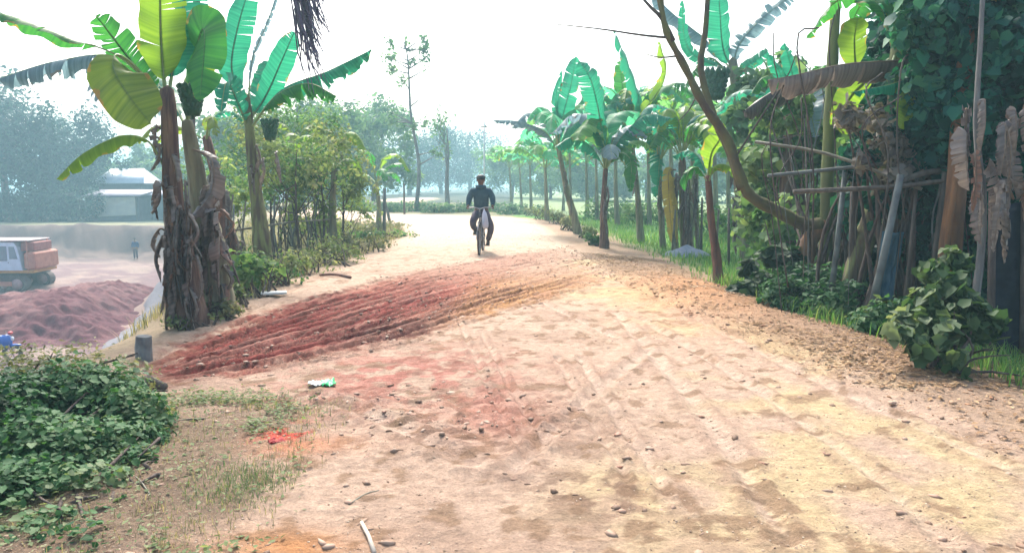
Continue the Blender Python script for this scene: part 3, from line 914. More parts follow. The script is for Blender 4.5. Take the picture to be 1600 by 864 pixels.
L_(A, [(-60, 118, yy + .3), (-30, 122, yy + .3), (0, 128, yy + .3), (28, 130, yy + .3)], .12, 'green', (0, -.4, 1), .1, .4, 19) if False else None

scraps(A, b1 + Vector((0, 0, .3)), P(268, 290, Y1), .14, 26, 7)
scraps(A, P(268, 300, Y1), P(262, 200, Y1), .09, 7, 8, (.15, .35))
b2 = on(338, 492)
B_ = banana('thick banana stump wrapped in dry sheaths beside the tall ragged trunk', b2, P(292, 190, Y1 + .5), (.20, .06), 'stem_pale', P(318, 330, b2.y), 4)
for k, (px, rw, ln, wd) in enumerate([(318, 300, 1.0, .26), (335, 340, .9, .22), (325, 320, 1.1, .2), (340, 330, .8, .34), (305, 350, .8, .25)]):
    hanging(B_, P(px, rw, b2.y - .2), ln, wd, M[('dead', 'deaddark', 'dead')[k % 3]], 90 + k, (random.Random(k).uniform(-.06, .1), -.05))
L_(B_, [(292, 200, Y1 + .5), (292, 150, Y1 + .4), (312, 55, Y1 + .2), (320, 60, Y1 - .1), (312, 160, Y1 - .3)], .50, 'green', (-.1, -1, .1), .05, .2, 21, pet=.3)
L_(B_, [(292, 200, Y1 + .5), (300, 130, Y1 + .6), (325, 60, Y1 + .7), (345, 25, Y1 + .9)], .38, 'olive', (0, -1, .3), .2, .3, 22)
L_(B_, [(292, 200, Y1 + .5), (262, 150, Y1 + .9), (225, 110, Y1 + 1.3), (190, 85, Y1 + 1.7)], .35, 'teal', (0, -.8, .6), .3, .3, 23)
L_(B_, [(296, 230, Y1 + .5), (330, 250, Y1 + .3), (330, 300, Y1 + .3), (300, 340, Y1 + .2)], .3, 'deaddark', (0, -1, .3), .4, .8, 24, rib='ribdead', nm='dead_leaf')
bunch(B_, P(300, 160, Y1 + .3), .13, .3, 5)

scraps(B_, b2 + Vector((0, 0, .3)), P(318, 320, b2.y), .19, 26, 9)
b3 = on(372, 440)
C_ = banana('dark slender leaning banana trunk behind the clump', b3, P(322, 215, b3.y), (.13, .07), 'stem_red', P(350, 330, b3.y), 6)
auto_leaves(C_, P(322, 218, b3.y), 4, 1.3, .3, ['olive', 'dead', 'teal'], 31, .4, (20, 70))
scraps(C_, b3 + Vector((0, 0, .4)), P(345, 300, b3.y), .12, 12, 10)
hanging(C_, P(345, 300, b3.y - .1), .9, .22, M['deaddark'], 33, (.1, 0)); hanging(C_, P(335, 270, b3.y - .1), .8, .2, M['deaddark'], 34, (-.12, 0))
hanging(C_, P(340, 290, b3.y - .2), 1.1, .35, M['deaddark'], 35, (-.2, -.1))
b4 = on(415, 438)
D_ = banana('tall greenish banana plant bearing a dark hanging bud left of the road', b4, P(385, 150, b4.y), (.15, .06), 'stem_green', P(400, 300, b4.y), 7)
y4 = b4.y
L_(D_, [(385, 160, y4), (362, 110, y4), (372, 40, y4), (400, -50, y4)], .52, 'teal', (.1, -1, .2), .15, .3, 41)
L_(D_, [(388, 190, y4), (415, 150, y4), (440, 95, y4 - .2), (460, 50, y4 - .3)], .42, 'teal', (.3, -1, .3), .1, .2, 42)
L_(D_, [(388, 190, y4), (405, 150, y4 + .3), (415, 120, y4 + .5), (412, 95, y4 + .7)], .42, 'teal', (.3, -1, .3), .1, .2, 43)
L_(D_, [(390, 200, y4), (440, 140, y4), (510, 112, y4), (580, 78, y4)], .44, 'teal', (0, -.3, 1), .5, .9, 44, pet=.25)
L_(D_, [(390, 200, y4), (430, 150, y4 - .4), (480, 130, y4 - .6), (525, 150, y4 - .8)], .5, 'green', (0, -.5, 1), .6, 1.1, 45, pet=.2)
L_(D_, [(385, 200, y4), (375, 170, y4 - .3), (355, 130, y4 - .5), (345, 175, y4 - .8)], .4, 'teal', (0, -.9, .4), .4, .4, 46)
L_(D_, [(388, 150, y4), (395, 90, y4), (420, 30, y4), (440, -30, y4)], .10, 'bluegrey', (0, -1, .3), .4, .3, 47)
bunch(D_, P(422, 205, y4 - .3), .13, .3, 8)
for k, (px, rw) in enumerate([(400, 230), (410, 250), (392, 260), (430, 240)]):
    hanging(D_, P(px, rw, y4 - .12), .5, .16, M['dead'], 140 + k, (.03, 0))
# high, withered palm-like frond over the gap, hanging from a leaning stem outside the picture
pf = thing('withered_palm', 'thin stemmed withered palm whose purple grey frond hangs over the sky', 'palm', on(318, 470), 0)
bp_ = on(318, 470)
tb = MB(); tb.tube(catmull([bp_ - Vector((0, 0, .1)), P(300, 300, bp_.y), P(303, 60, bp_.y), P(330, -120, bp_.y), P(410, -190, bp_.y - .2), P(478, -90, y4 - 1.2)], 20), [.07 - .002 * i for i in range(20)], 8)
tb.build('trunk', M['bark_grey'], pf, True, True)
rg = random.Random(5); fr = MB()
for k in range(90):
    s0 = P(468 + rg.gauss(0, 9), rg.uniform(-90, 20), y4 - 1.2 + rg.uniform(-.3, .3)); ln = rg.uniform(.5, 1.35)
    fr.tube([s0, s0 + Vector((.06 + rg.uniform(-.02, .06), 0, -ln * .5)), s0 + Vector((.2 + rg.uniform(-.12, .25), rg.uniform(-.1, .1), -ln))], [.014, .024, .006], 4, sq=.5)
fr.build('frond', M['deaddark'] if False else mat('withered_purple', (.09, .07, .12), (.13, .10, .15)), pf, False, True)

# smaller bananas on the left further along
for (px, row, tpx, trow, cols, seed, L, lab) in [
        (520, 395, 522, 262, ['lime', 'olive'], 51, 1.5, 'small yellow-green banana plant left of the road behind the twiggy bushes'),
        (592, 362, 588, 285, ['lime', 'green'], 52, 2.0, 'low spreading light green banana plant at the bend, left of the road'),
        (455, 385, 462, 235, ['green', 'olive'], 53, 1.6, 'half hidden banana plant among the twiggy bushes on the left')]:
    b = on(px, row); q = banana(lab, b, P(tpx, trow, b.y), (.10, .06), 'stem_pale', None, seed)
    auto_leaves(q, P(tpx, trow, b.y), 7, L, .42, cols, seed, .35, (25, 80))
q = 0

# --- right: row of bananas
row_ = [
    # base px,row, top px,row, r, stem, leaf cols, nleaves, L, W, label
    (905, 366, 872, 232, .12, 'stem_pale', ['teal', 'teal', 'bluegrey', 'green'], 12, 2.6, .62, 'leaning pale trunked banana plant, first of the row by the far verge'),
    (945, 388, 946, 262, .10, 'stem_brown', ['teal', 'green', 'bluegrey'], 11, 2.2, .6, 'upright brown trunked banana plant, second of the row on the right'),
    (1002, 380, 986, 205, .10, 'stem_pale', ['teal', 'green', 'teal', 'lime'], 14, 2.5, .62, 'tall pale green trunked banana plant standing in the bright grass'),
    (1037, 388, 1030, 250, .08, 'stem_pale', ['teal', 'green'], 10, 2.0, .52, 'slim banana plant in the grass left of the ash pile'),
    (800, 325, 796, 262, .12, 'stem_pale', ['teal', 'green'], 12, 3.2, .8, 'hazy banana plant beyond the bend behind the cyclist'),
    (855, 345, 852, 262, .10, 'stem_pale', ['teal', 'green'], 11, 2.8, .7, 'faded banana plant at the far end of the right verge'),
    (880, 330, 884, 272, .10, 'stem_pale', ['teal', 'green', 'olive'], 11, 2.6, .7, 'short faded banana plant in the field beyond the leaning one'),
    (918, 340, 916, 255, .11, 'stem_pale', ['teal', 'green'], 12, 2.7, .7, 'faded banana plant behind the second of the row'),
    (1085, 372, 1082, 235, .11, 'stem_pale', ['teal', 'green'], 13, 2.3, .58, 'banana plant behind the ash pile with crowded upright stalks'),
    (815, 328, 812, 262, .10, 'stem_pale', ['teal', 'green'], 10, 2.6, .7, 'faintest slender banana plant left of the leaning bluish leaf'),
    (892, 340, 890, 225, .09, 'stem_pale', ['teal', 'green'], 12, 2.6, .68, 'slender misty banana plant right behind the leaning one'),
    (933, 346, 930, 205, .09, 'stem_pale', ['teal', 'green'], 12, 2.6, .68, 'slender tall banana plant left of the upright brown one'),
    (1015, 352, 1012, 185, .09, 'stem_pale', ['teal', 'green', 'lime'], 13, 2.5, .66, 'slender tall banana plant just right of the tall pale green one'),
    (1140, 360, 1138, 190, .09, 'stem_pale', ['teal', 'green'], 13, 2.3, .6, 'slender banana plant in the field left of the stout one'),
    (830, 332, 828, 258, .10, 'stem_pale', ['teal', 'green'], 11, 2.8, .7, 'misty banana plant between the two farthest ones of the right verge'),
    (965, 352, 962, 215, .11, 'stem_pale', ['teal', 'bluegrey', 'green'], 13, 2.8, .7, 'tall misty banana plant rising between the second and third of the row'),
    (1050, 358, 1046, 195, .11, 'stem_pale', ['teal', 'lime', 'green'], 14, 2.6, .66, 'tall banana plant in the field behind the slim one'),
    (1118, 362, 1114, 200, .11, 'stem_pale', ['teal', 'green'], 14, 2.4, .62, 'tall teal banana plant in the field behind the thin reddish trunk'),
    (1205, 372, 1200, 205, .10, 'stem_pale', ['teal', 'green'], 12, 2.2, .58, 'teal banana plant in the field right of the stout one'),
    (1150, 385, 1152, 255, .10, 'stem_pale', ['green', 'teal'], 11, 2.0, .55, 'banana plant in the grass behind the leafless forked branch'),
]
for i, (px, rw, tx, tr_, r, st, cols, nl, L, W, lab) in enumerate(row_):
    b = on(px, rw); q = banana(lab, b, P(tx, tr_, b.y), (r, r * .55), st, None, 200 + i)
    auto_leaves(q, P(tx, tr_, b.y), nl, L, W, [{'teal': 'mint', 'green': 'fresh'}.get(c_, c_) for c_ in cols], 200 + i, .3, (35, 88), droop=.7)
    if b.y < 26:
        for k in range(3):
            hanging(q, b.lerp(P(tx, tr_, b.y), .45 + .15 * k) + Vector((0, -.08, 0)), .6, .18, M['dead'], 300 + i * 5 + k, (.05 * (-1) ** k, 0))
    if i == 0:
        L_(q, [(872, 235, b.y), (850, 205, b.y), (810, 190, b.y), (770, 188, b.y)], .4, 'bluegrey', (0, -.4, 1), .3, .7, 401)
        L_(q, [(872, 235, b.y), (890, 200, b.y - 1), (950, 165, b.y - 2), (1000, 148, b.y - 3)], .6, 'teal', (-.2, -.8, 1), .15, .5, 402)
        L_(q, [(872, 235, b.y), (880, 180, b.y), (893, 130, b.y), (900, 88, b.y)], .7, 'teal', (.2, -1, .2), .3, .3, 403)
        L_(q, [(872, 235, b.y), (875, 200, b.y), (868, 160, b.y), (878, 110, b.y)], .3, 'teal', (.2, -1, .2), .4, .3, 404)
    if i == 1:
        L_(q, [(946, 265, b.y), (940, 200, b.y - .5), (925, 130, b.y - 1), (905, 95, b.y - 1)], .62, 'teal', (.2, -1, .3), .25, .3, 421)
        L_(q, [(946, 265, b.y), (970, 215, b.y - .5), (1010, 180, b.y - 1), (1050, 185, b.y - 1.4)], .6, 'teal', (.0, -.7, 1), .3, .6, 422)
        L_(q, [(946, 265, b.y), (925, 230, b.y - .5), (895, 215, b.y - 1), (868, 230, b.y - 1.4)], .55, 'teal', (.0, -.7, 1), .3, .6, 423)
        L_(q, [(946, 265, b.y), (965, 240, b.y - .6), (985, 250, b.y - 1), (985, 300, b.y - 1.1)], .55, 'green', (.0, -1, .5), .3, .6, 424)
    if i == 2:
        L_(q, [(986, 210, b.y), (1015, 200, b.y - 1), (1030, 240, b.y - 2), (1025, 310, b.y - 2)], .7, 'teal', (.3, -1, .3), .45, .5, 425)
        L_(q, [(986, 210, b.y), (965, 180, b.y - 1), (945, 165, b.y - 2), (925, 110, b.y - 2)], .5, 'teal', (.3, -1, .3), .25, .3, 426)
        L_(q, [(986, 210, b.y), (1020, 150, b.y - 1), (1055, 130, b.y - 2), (1085, 150, b.y - 2)], .6, 'green', (.0, -.8, .8), .3, .5, 427)
        L_(q, [(986, 210, b.y), (1000, 170, b.y - 1), (985, 110, b.y - 3), (960, 50, b.y - 5)], .62, 'teal', (.3, -1, .3), .06, .25, 405)
        L_(q, [(986, 210, b.y), (1010, 170, b.y - 2), (1040, 120, b.y - 4), (1030, 65, b.y - 5)], .36, 'lime', (.3, -1, .3), .25, .35, 406)
        L_(q, [(986, 210, b.y), (960, 175, b.y - 2), (930, 185, b.y - 3), (910, 215, b.y - 3)], .5, 'teal', (0, -.6, 1), .3, .6, 407)
        L_(q, [(986, 210, b.y), (975, 160, b.y), (972, 130, b.y), (968, 95, b.y)], .5, 'green', (.3, -1, .3), .25, .35, 408)

b5 = on(1075, 394)
E_ = banana('big banana clump with yellow withered leaves above the grey ash pile', b5, P(1066, 245, b5.y), (.12, .07), 'stem_brown', P(1072, 320, b5.y), 9)
auto_leaves(E_, P(1066, 245, b5.y), 16, 2.3, .55, ['teal', 'green', 'teal', 'lime'], 91, .3, (30, 85))
for k in range(4):
    q = b5 + Vector((-.3 + .2 * k, .1 * (k % 2), 0)); trunk_mesh(E_, [q, q.lerp(P(1050 + 12 * k, 270, b5.y), .6), P(1048 + 14 * k, 262 - 8 * (k % 2), b5.y)], [.07, .05, .035], M[('stem_pale', 'stem_green')[k % 2]], 95 + k)
L_(E_, [(1056, 265, b5.y - .2), (1045, 270, b5.y - .4), (1046, 320, b5.y - .4), (1052, 385, b5.y - .3)], .35, 'yellow', (0, -1, .2), .15, .5, 96, rib='ribdead', nm='withered_leaf')
L_(E_, [(1060, 275, b5.y - .2), (1052, 285, b5.y - .45), (1056, 330, b5.y - .45), (1058, 380, b5.y - .4)], .2, 'yellow', (.3, -1, .2), .3, .5, 97, rib='ribdead', nm='withered_leaf')
for k in range(6): hanging(E_, P(1055 + 7 * k, 275 + 6 * (k % 3), b5.y - .25), 1.1, .2, M[('dead', 'ribdead')[0] if k % 2 else 'deaddark'], 410 + k, (.04 * (-1) ** k, -.05))
scraps(E_, b5 + Vector((0, 0, .8)), P(1068, 270, b5.y), .12, 10, 13, (.4, .9))
b6 = on(1125, 446)
F_ = banana('thin reddish banana trunk standing in the litter right of the ash pile', b6, P(1106, 275, b6.y), (.07, .045), 'stem_red', P(1112, 350, b6.y), 10)
y6 = b6.y
L_(F_, [(1107, 280, y6), (1112, 240, y6 - .2), (1125, 215, y6 - .3), (1118, 190, y6 - .4)], .36, 'lime', (.3, -1, .2), .1, .3, 501)
L_(F_, [(1107, 285, y6), (1090, 262, y6 - .2), (1075, 270, y6 - .3), (1070, 300, y6 - .3)], .25, 'green', (.3, -.6, 1), .3, .7, 502)
L_(F_, [(1107, 285, y6), (1120, 258, y6 - .3), (1145, 262, y6 - .4), (1165, 285, y6 - .5)], .25, 'lime', (.3, -.6, 1), .3, .7, 503)
L_(F_, [(1107, 285, y6), (1095, 250, y6 + .2), (1075, 235, y6 + .3), (1050, 245, y6 + .4)], .3, 'teal', (.3, -.6, 1), .3, .7, 504)

b7 = on(1172, 405)
y7 = b7.y
H_ = banana('stout banana plant with dark green bunch behind the bent tree', b7, P(1145, 95, y7), (.18, .10), 'stem_pale', P(1165, 260, y7), 12)
scraps(H_, b7 + Vector((0, 0, .5)), P(1155, 200, y7), .17, 26, 12, (.3, .7))
bunch(H_, P(1120, 135, y7 - .4), .24, .62, 13)
L_(H_, [(1145, 110, y7), (1130, 75, y7), (1125, 20, y7 - .2), (1120, -60, y7 - .3)], .62, 'teal', (.1, -1, .2), .06, .25, 511)
L_(H_, [(1145, 110, y7), (1155, 70, y7), (1195, 25, y7), (1250, -15, y7)], .5, 'bluegrey', (-.1, -1, .6), .5, .3, 512)
L_(H_, [(1145, 110, y7), (1100, 60, y7 + .3), (1050, 20, y7 + .4), (1010, -20, y7 + .4)], .5, 'bluegrey', (0, -.5, 1), .2, .6, 513)
L_(H_, [(1145, 110, y7), (1090, 90, y7 - .3), (1070, 60, y7 - .4), (1066, 0, y7 - .6)], .3, 'teal', (0, -1, 0), .3, .3, 514)
L_(H_, [(1147, 130, y7), (1165, 105, y7), (1185, 92, y7), (1200, 80, y7 - .2)], .3, 'teal', (0, -1, .4), .1, .3, 515)
L_(H_, [(1147, 120, y7), (1110, 90, y7 + .2), (1085, 110, y7 + .2), (1070, 140, y7 + .1)], .4, 'green', (0, -.5, 1), .7, .6, 516)
for k in range(9):
    hanging(H_, P(1150 + random.Random(k).uniform(-14, 18), 130 + 26 * k, y7 - .2), .9, .28, M[('dead', 'deaddark', 'dead')[k % 3]], 520 + k, (.06 * (-1) ** k, -.05))

b8 = ground(1255, 400)
y8 = 13.5; b8 = Vector((P(1232, 400, y8).x, y8, Hs(P(1232, 400, y8).x, y8)))
I_ = banana('banana plant half hidden behind the bent tree, small pale leaves', b8, P(1232, 170, y8), (.14, .07), 'stem_brown', None, 14)
L_(I_, [(1232, 180, y8), (1240, 140, y8), (1235, 100, y8), (1225, 68, y8)], .3, 'teal', (0, -1, .3), .2, .3, 531)
L_(I_, [(1232, 180, y8), (1210, 150, y8), (1220, 120, y8), (1200, 85, y8)], .3, 'teal', (0, -1, .3), .2, .3, 532)
L_(I_, [(1232, 180, y8), (1260, 150, y8 - .5), (1265, 170, y8 - .9), (1275, 215, y8 - 1)], .5, 'bluegrey', (0, -1, .3), .3, .4, 533)
auto_leaves(I_, P(1232, 180, y8), 6, 1.6, .42, ['teal', 'green'], 54, .4, (10, 70))
L_(I_, [(1232, 180, y8 - .2), (1255, 140, y8 - .8), (1215, 140, y8 - 1.4), (1160, 175, y8 - 1.7)], .62, 'deaddark', (0, -.6, 1), .3, 1.1, 534, rib='ribdead', nm='dead_leaf')

y9 = 9.2; x9 = P(1322, 300, y9).x; b9 = Vector((x9, y9, Hs(x9, y9)))
J_ = banana('right hand banana plant with grey dead leaf arching to the left', b9, P(1402, 75, y9), (.12, .07), 'stem_green', P(1390, 250, y9), 15)
L_(J_, [(1480, 75, y9), (1420, 92, y9 - .2), (1320, 100, y9 - .4), (1240, 118, y9 - .5), (1200, 125, y9 - .5)], .46, 'dead', (0, -.7, 1), .38, 1.1, 541, rib='ribdead', nm='dead_leaf')
L_(J_, [(1395, 90, y9), (1345, 120, y9 + .3), (1335, 70, y9 + .3), (1340, 28, y9 + .2)], .36, 'lime', (0, -1, .2), .03, .1, 542, pet=.45)
L_(J_, [(1405, 90, y9), (1425, 60, y9), (1450, 20, y9), (1400, -30, y9)], .4, 'teal', (0, -1, .2), .15, .2, 543)
L_(J_, [(1400, 80, y9), (1460, 60, y9 + .2), (1430, 20, y9 + .3), (1380, -40, y9 + .3)], .46, 'teal', (0, -1, .4), .2, .2, 544)
L_(J_, [(1402, 80, y9), (1390, 130, y9 - .4), (1440, 130, y9 - .6), (1405, 200, y9 - .8)], .40, 'lime', (.2, -1, .2), .03, .1, 545, pet=.35)
L_(J_, [(1402, 85, y9), (1480, 55, y9 - .3), (1420, 120, y9 - .6), (1330, 145, y9 - .9)], .26, 'teal', (0, -.4, 1), .2, .8, 546)
L_(J_, [(1400, 85, y9), (1330, 150, y9 + .5), (1320, 190, y9 + .6), (1318, 170, y9 + .3)], .35, 'lime', (0, -1, 0), .1, .2, 547)
auto_leaves(J_, P(1402, 80, y9), 5, 1.5, .42, ['teal', 'green'], 58, .3, (30, 80), azs=[60, 100, 20, -40, 140])

# ------------------------------------------------------------------ trees
def tree(name, label, base, h, crown, n, size, fm, bm='bark', seed=1, group=None, cat='tree', trunk_r=None, lobes=9, holes=.18, up=.3, limb=6, lean=(0, 0), aspect=.55, crown_c=.68, heart=False):
    rng = random.Random(seed); base = Vector(base)
    t = thing(name, label, cat, base, 0, group)
    r = trunk_r or h * .022
    top = base + Vector((lean[0], lean[1], h * .82))
    mb = MB()
    path = catmull([base - Vector((0, 0, .2)), base + Vector((rng.uniform(-.03, .03) * h + lean[0] * .3, lean[1] * .3, h * .3)), base + Vector((lean[0] * .6 + rng.uniform(-.03, .03) * h, lean[1] * .6, h * .55)), top], 12)
    mb.tube(path, [r * (1.35 - 1.15 * i / 11) for i in range(12)], 8)
    cc = base + Vector((lean[0], lean[1], h * crown_c)); blobs = []
    for k in range(limb):
        s = path[rng.randint(4, 9)]; a = rng.uniform(0, 2 * PI)
        e = cc + Vector((math.cos(a) * crown[0] * .6, math.sin(a) * crown[1] * .6, rng.uniform(-.4, .6) * crown[2]))
        mm = (s + e) / 2 + Vector((0, 0, -.1 * h * rng.random()))
        mb.tube(catmull([s, mm, e], 6), [r * .45, r * .4, r * .3, r * .22, r * .15, r * .06], 5)
        blobs.append((e, tuple(c * rng.uniform(.3, .5) for c in crown)))
        for q in range(2):
            e2 = e + Vector((rng.uniform(-.5, .5) * crown[0], rng.uniform(-.5, .5) * crown[1], rng.uniform(-.3, .45) * crown[2]))
            mb.tube([e.lerp(s, .3), e2], [r * .2, r * .05], 4); blobs.append((e2, tuple(c * rng.uniform(.18, .36) for c in crown)))
    for k in range(lobes - limb):
        a = rng.uniform(0, 2 * PI); q = rng.uniform(.2, .85)
        blobs.append((cc + Vector((math.cos(a) * crown[0] * q, math.sin(a) * crown[1] * q, rng.uniform(-.8, .9) * crown[2] * .8)), tuple(c * rng.uniform(.2, .42) for c in crown)))
    mb.build('trunk', M[bm], t, True, True)
    leaves('crown', blobs, n, size, M[fm], t, seed, .25, up, aspect, heart, 0.1, .4, holes)
    return t


def bush(label, blobs, n, size, fm, seed, cat='bush', name='bush', stems=8, base=None, heart=False, up=.4, shell=.4, holes=.12, hang=.1, aspect=.55, bm='bark', group=None, base_r=.3):
    rng = random.Random(seed)
    blobs = [(Vector(b[0]), b[1]) for b in blobs]
    base = Vector(base) if base is not None else Vector((blobs[0][0].x, blobs[0][0].y, 0))
    base.z = Hs(base.x, base.y)
    t = thing(name, label, cat, base, 0, group)
    mb = MB()
    for k in range(stems):
        b = blobs[k % len(blobs)]
        e = b[0] + Vector((rng.uniform(-.6, .6) * b[1][0], rng.uniform(-.6, .6) * b[1][1], rng.uniform(0, .8) * b[1][2]))
        s = base + Vector((rng.uniform(-1, 1) * base_r, rng.uniform(-1, 1) * base_r, -.05))
        s.z = Hs(s.x, s.y) - .04
        mb.tube(catmull([s, (s + e) / 2 + Vector((rng.uniform(-.1, .1), rng.uniform(-.1, .1), .05)), e], 5), [.018, .014, .01, .007, .004], 5)
    mb.build('stem', M[bm], t, True, True)
    leaves('foliage', blobs, n, size, M[fm], t, seed, shell, up, aspect, heart, hang, .35, holes)
    return t


# far tree wall, left behind the pit
def at(px, row, y):
    p = P(px, row, y); p.z = Hs(p.x, p.y); return p


FT = 'hazy trees beyond the pit'
far = [(-60, 86, 17, 8), (15, 80, 15, 7), (85, 84, 12.5, 6.5), (-130, 95, 16, 8), (130, 98, 9, 5), (262, 100, 9.5, 4), (215, 105, 8, 4.5), (330, 104, 9, 5), (300, 92, 6.5, 4)]
labs = ['dark tree with the broadest crown at the left picture edge beyond the pit', 'tall dark tree beyond the excavator', 'dark round tree left of the tin roofed house', 'very tall dark tree outside the left edge beyond the pit', 'hazy tree just behind the tin roof', 'pale tree right of the tin roof behind the banana trunk', 'low pale tree behind the tin roof ridge', 'hazy green tree seen between the banana trunks', 'small hazy green tree right of the dark shed']
for i, (px, y, h, cr) in enumerate(far):
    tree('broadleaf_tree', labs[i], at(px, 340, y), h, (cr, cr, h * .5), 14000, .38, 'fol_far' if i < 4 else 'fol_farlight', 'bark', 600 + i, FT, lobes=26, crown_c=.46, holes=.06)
FB = 'faint trees on the horizon'
for i, (px, y, h, cr, lab) in enumerate([(690, 95, 8.5, 5.5, 'blue misty tree left of the cyclist on the horizon'), (735, 100, 8.8, 5, 'blue misty tree right above the cyclist'), (640, 80, 8, 4.5, 'blue misty tree at the foot of the tall slender tree'), (585, 70, 9.5, 4.5, 'pale green tree above the bend on the left'), (530, 62, 9.5, 4, 'pale green tree behind the small yellow-green banana'), (470, 58, 9, 4.5, 'hazy green tree behind the tall banana with the bud'), (400, 60, 8.5, 4.5, 'hazy green tree filling the gap between the left banana trunks'),
                                    (800, 110, 8, 6, 'misty low tree behind the hazy banana beyond the bend'), (860, 100, 7.5, 6, 'misty tree behind the leaning banana'), (930, 90, 7, 6, 'misty tree behind the second banana of the row'), (1010, 85, 7, 6, 'misty tree behind the tall pale green banana'), (1090, 80, 7.5, 6, 'misty tree behind the yellow-leaved clump'), (1180, 75, 8, 6, 'misty tree behind the stout banana'), (1270, 60, 9, 6, 'misty tree behind the green pole'), (1400, 55, 12, 7, 'tall misty tree behind the grey dead leaf'), (1560, 50, 12, 7, 'tall misty tree behind the creeper thicket')]):
    if i < 3: y *= 1.6; h *= 1.75; cr *= 2.1
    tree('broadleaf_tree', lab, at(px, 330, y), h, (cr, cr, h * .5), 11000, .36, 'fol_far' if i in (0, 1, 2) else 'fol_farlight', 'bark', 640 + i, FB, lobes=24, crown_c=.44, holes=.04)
for i, px in enumerate((-30, 25, 70, 112)):
    p = at(px, 345, 76)
    bush('dark bushes under the tall trees, ' + ('outermost left clump', 'clump above the excavator roof', 'clump right above the excavator rear', 'clump left of the tarpaulin hut')[i], [(p + Vector((q * 1.3 - 1.9, .3, 1.2 + .5 * (q % 2))), (1.5, 1.2, 1.7)) for q in range(4)], 2600, .3, 'fol_far', 970 + i, group='bushes on the far bank', base=p)
# slender tall tree by the bend
p = at(650, 332, 48)
t = thing('slender_tree', 'tall thin wispy tree rising above the bend into the white sky', 'tree', p)
mb = MB(); q = [p, P(655, 260, 48), P(642, 180, 48), P(638, 100, 48), P(632, 66, 48)]
mb.tube(catmull(q, 12), [.14 - .0105 * i for i in range(12)], 7)
bl = []
rg = random.Random(3)
for k in range(26):
    f = rg.uniform(.25, 1); c_ = catmull(q, 40)[int(f * 39)]
    e = c_ + Vector((rg.uniform(-1, 1) * (2.0 - 1.0 * f), rg.uniform(-1, 1), rg.uniform(.1, .7)))
    mb.tube([c_, e], [.05, .015], 4); bl.append((e, (.5, .5, .45)))
mb.build('trunk', M['bark_grey'], t, True, True)
leaves('crown', bl, 1500, .22, M['fol_farlight'], t, 44, .1, .2, .5, holes=.2)
t = None
# overhanging twigs top centre, from a thin bare tree beside the bend
for (px, w_, y, lab) in [(700, 190, 52, 'faint small tree with a sparse tip right of the wispy tree')]:
    tree('slender_tree', lab, at(px, 332, y), 6.5, (1.2, 1.2, 2.4), 500, .22, 'fol_farlight', 'bark_grey', 71, None, lobes=8, holes=.3)

# twiggy bushes on the left between road and pit
TW = 'twiggy bushes left of the road'
for i, (px, row, y, h, cr, n, fm, lab) in enumerate([
        (470, 400, 16.5, 3.1, 1.35, 5200, 'fol_olive', 'tallest twiggy olive tree left of the road'),
        (505, 392, 18.5, 3.0, 1.3, 4200, 'fol_mid', 'leafy green sapling tree behind the twiggy olive one'),
        (535, 385, 19.5, 2.6, .9, 2400, 'fol_olive', 'low twiggy tree nearest the bend on the left'),
        (430, 400, 17.5, 2.4, 1.3, 3600, 'fol_mid', 'leafy sapling between the tall banana and the pit'),
        (445, 380, 24, 4.6, 1.8, 4200, 'fol_mid', 'rounded green tree behind the twiggy saplings'),
        (490, 380, 23, 4.4, 1.6, 4200, 'fol_mid', 'second rounded green tree, under the hanging frond'),
        (360, 400, 22, 3.4, 1.5, 3200, 'fol_mid', 'green sapling seen between the dark trunk and the banana with the bud')]):
    p = at(px, row, y)
    tree('small_tree', lab, p, h, (cr, cr, h * .34), int(n * .8), .09, fm, 'bark', 700 + i, TW, trunk_r=.03, lobes=16, crown_c=.7, holes=.35, limb=10)
for i, (px, row, y, lab) in enumerate([(450, 400, 18, 'airy yellow-green tall shrub under the saplings beside the banana with the bud'), (492, 395, 19.5, 'airy yellow-green tall shrub under the leafy sapling'), (345, 420, 17, 'airy shrub seen between dark leaning trunk and the thick stump'), (530, 385, 22, 'airy pale shrub at the far end of the saplings')]):
    p = at(px, row, y); rg = random.Random(90 + i)
    bush(lab, [(p + Vector((rg.uniform(-.9, .9), rg.uniform(-.5, .5), rg.uniform(.4, 2.2 if i != 3 else 1.2))), (.5, .45, .45)) for _ in range(9)], 2600, .085, 'fol_airy', 880 + i, group='airy shrubs left of the road', base=p, shell=.05, holes=.35, stems=12, up=.2)
SH = 'low bushes on the left verge'
def lowbush(px, row, rx, rz, n, size, fm, seed, lab, group=SH, ry=None, **k):
    p = on(px, row); bl = [(p + Vector((random.Random(seed + q).uniform(-.6, .6) * rx, random.Random(seed + q + 9).uniform(-.4, .5) * (ry or rx), rz * random.Random(seed + q + 3).uniform(.35, .8))), (rx * .5, (ry or rx) * .5, rz * .5)) for q in range(6)]
    return bush(lab, bl, n, size * .85, fm, seed, base=p, group=group, base_r=rx * .6, holes=.35, shell=.1, up=.2, stems=14, **k)
lowbush(392, 462, .55, .55, 1500, .085, 'fol_mid', 801, 'green weed bush at the foot of the dark leaning trunk', heart=True)
lowbush(425, 447, .55, .5, 1500, .08, 'fol_bush', 802, 'dark green weed bush at the foot of the tall banana with the bud')
lowbush(470, 430, .7, .45, 1500, .07, 'fol_olive', 803, 'dusty low bush left of the road, past the banana with the bud')
lowbush(520, 412, .8, .5, 1600, .07, 'fol_olive', 804, 'dusty low bush under the twiggy olive tree')
lowbush(560, 396, .9, .5, 1500, .08, 'fol_dry', 805, 'dry grassy bush under the low twiggy tree')
lowbush(600, 376, 1.0, .3, 1300, .09, 'fol_mid', 806, 'low green bush at the inner side of the bend')
lowbush(365, 478, .4, .3, 900, .07, 'fol_olive', 807, 'small creeping weed bush right of the thick stump')
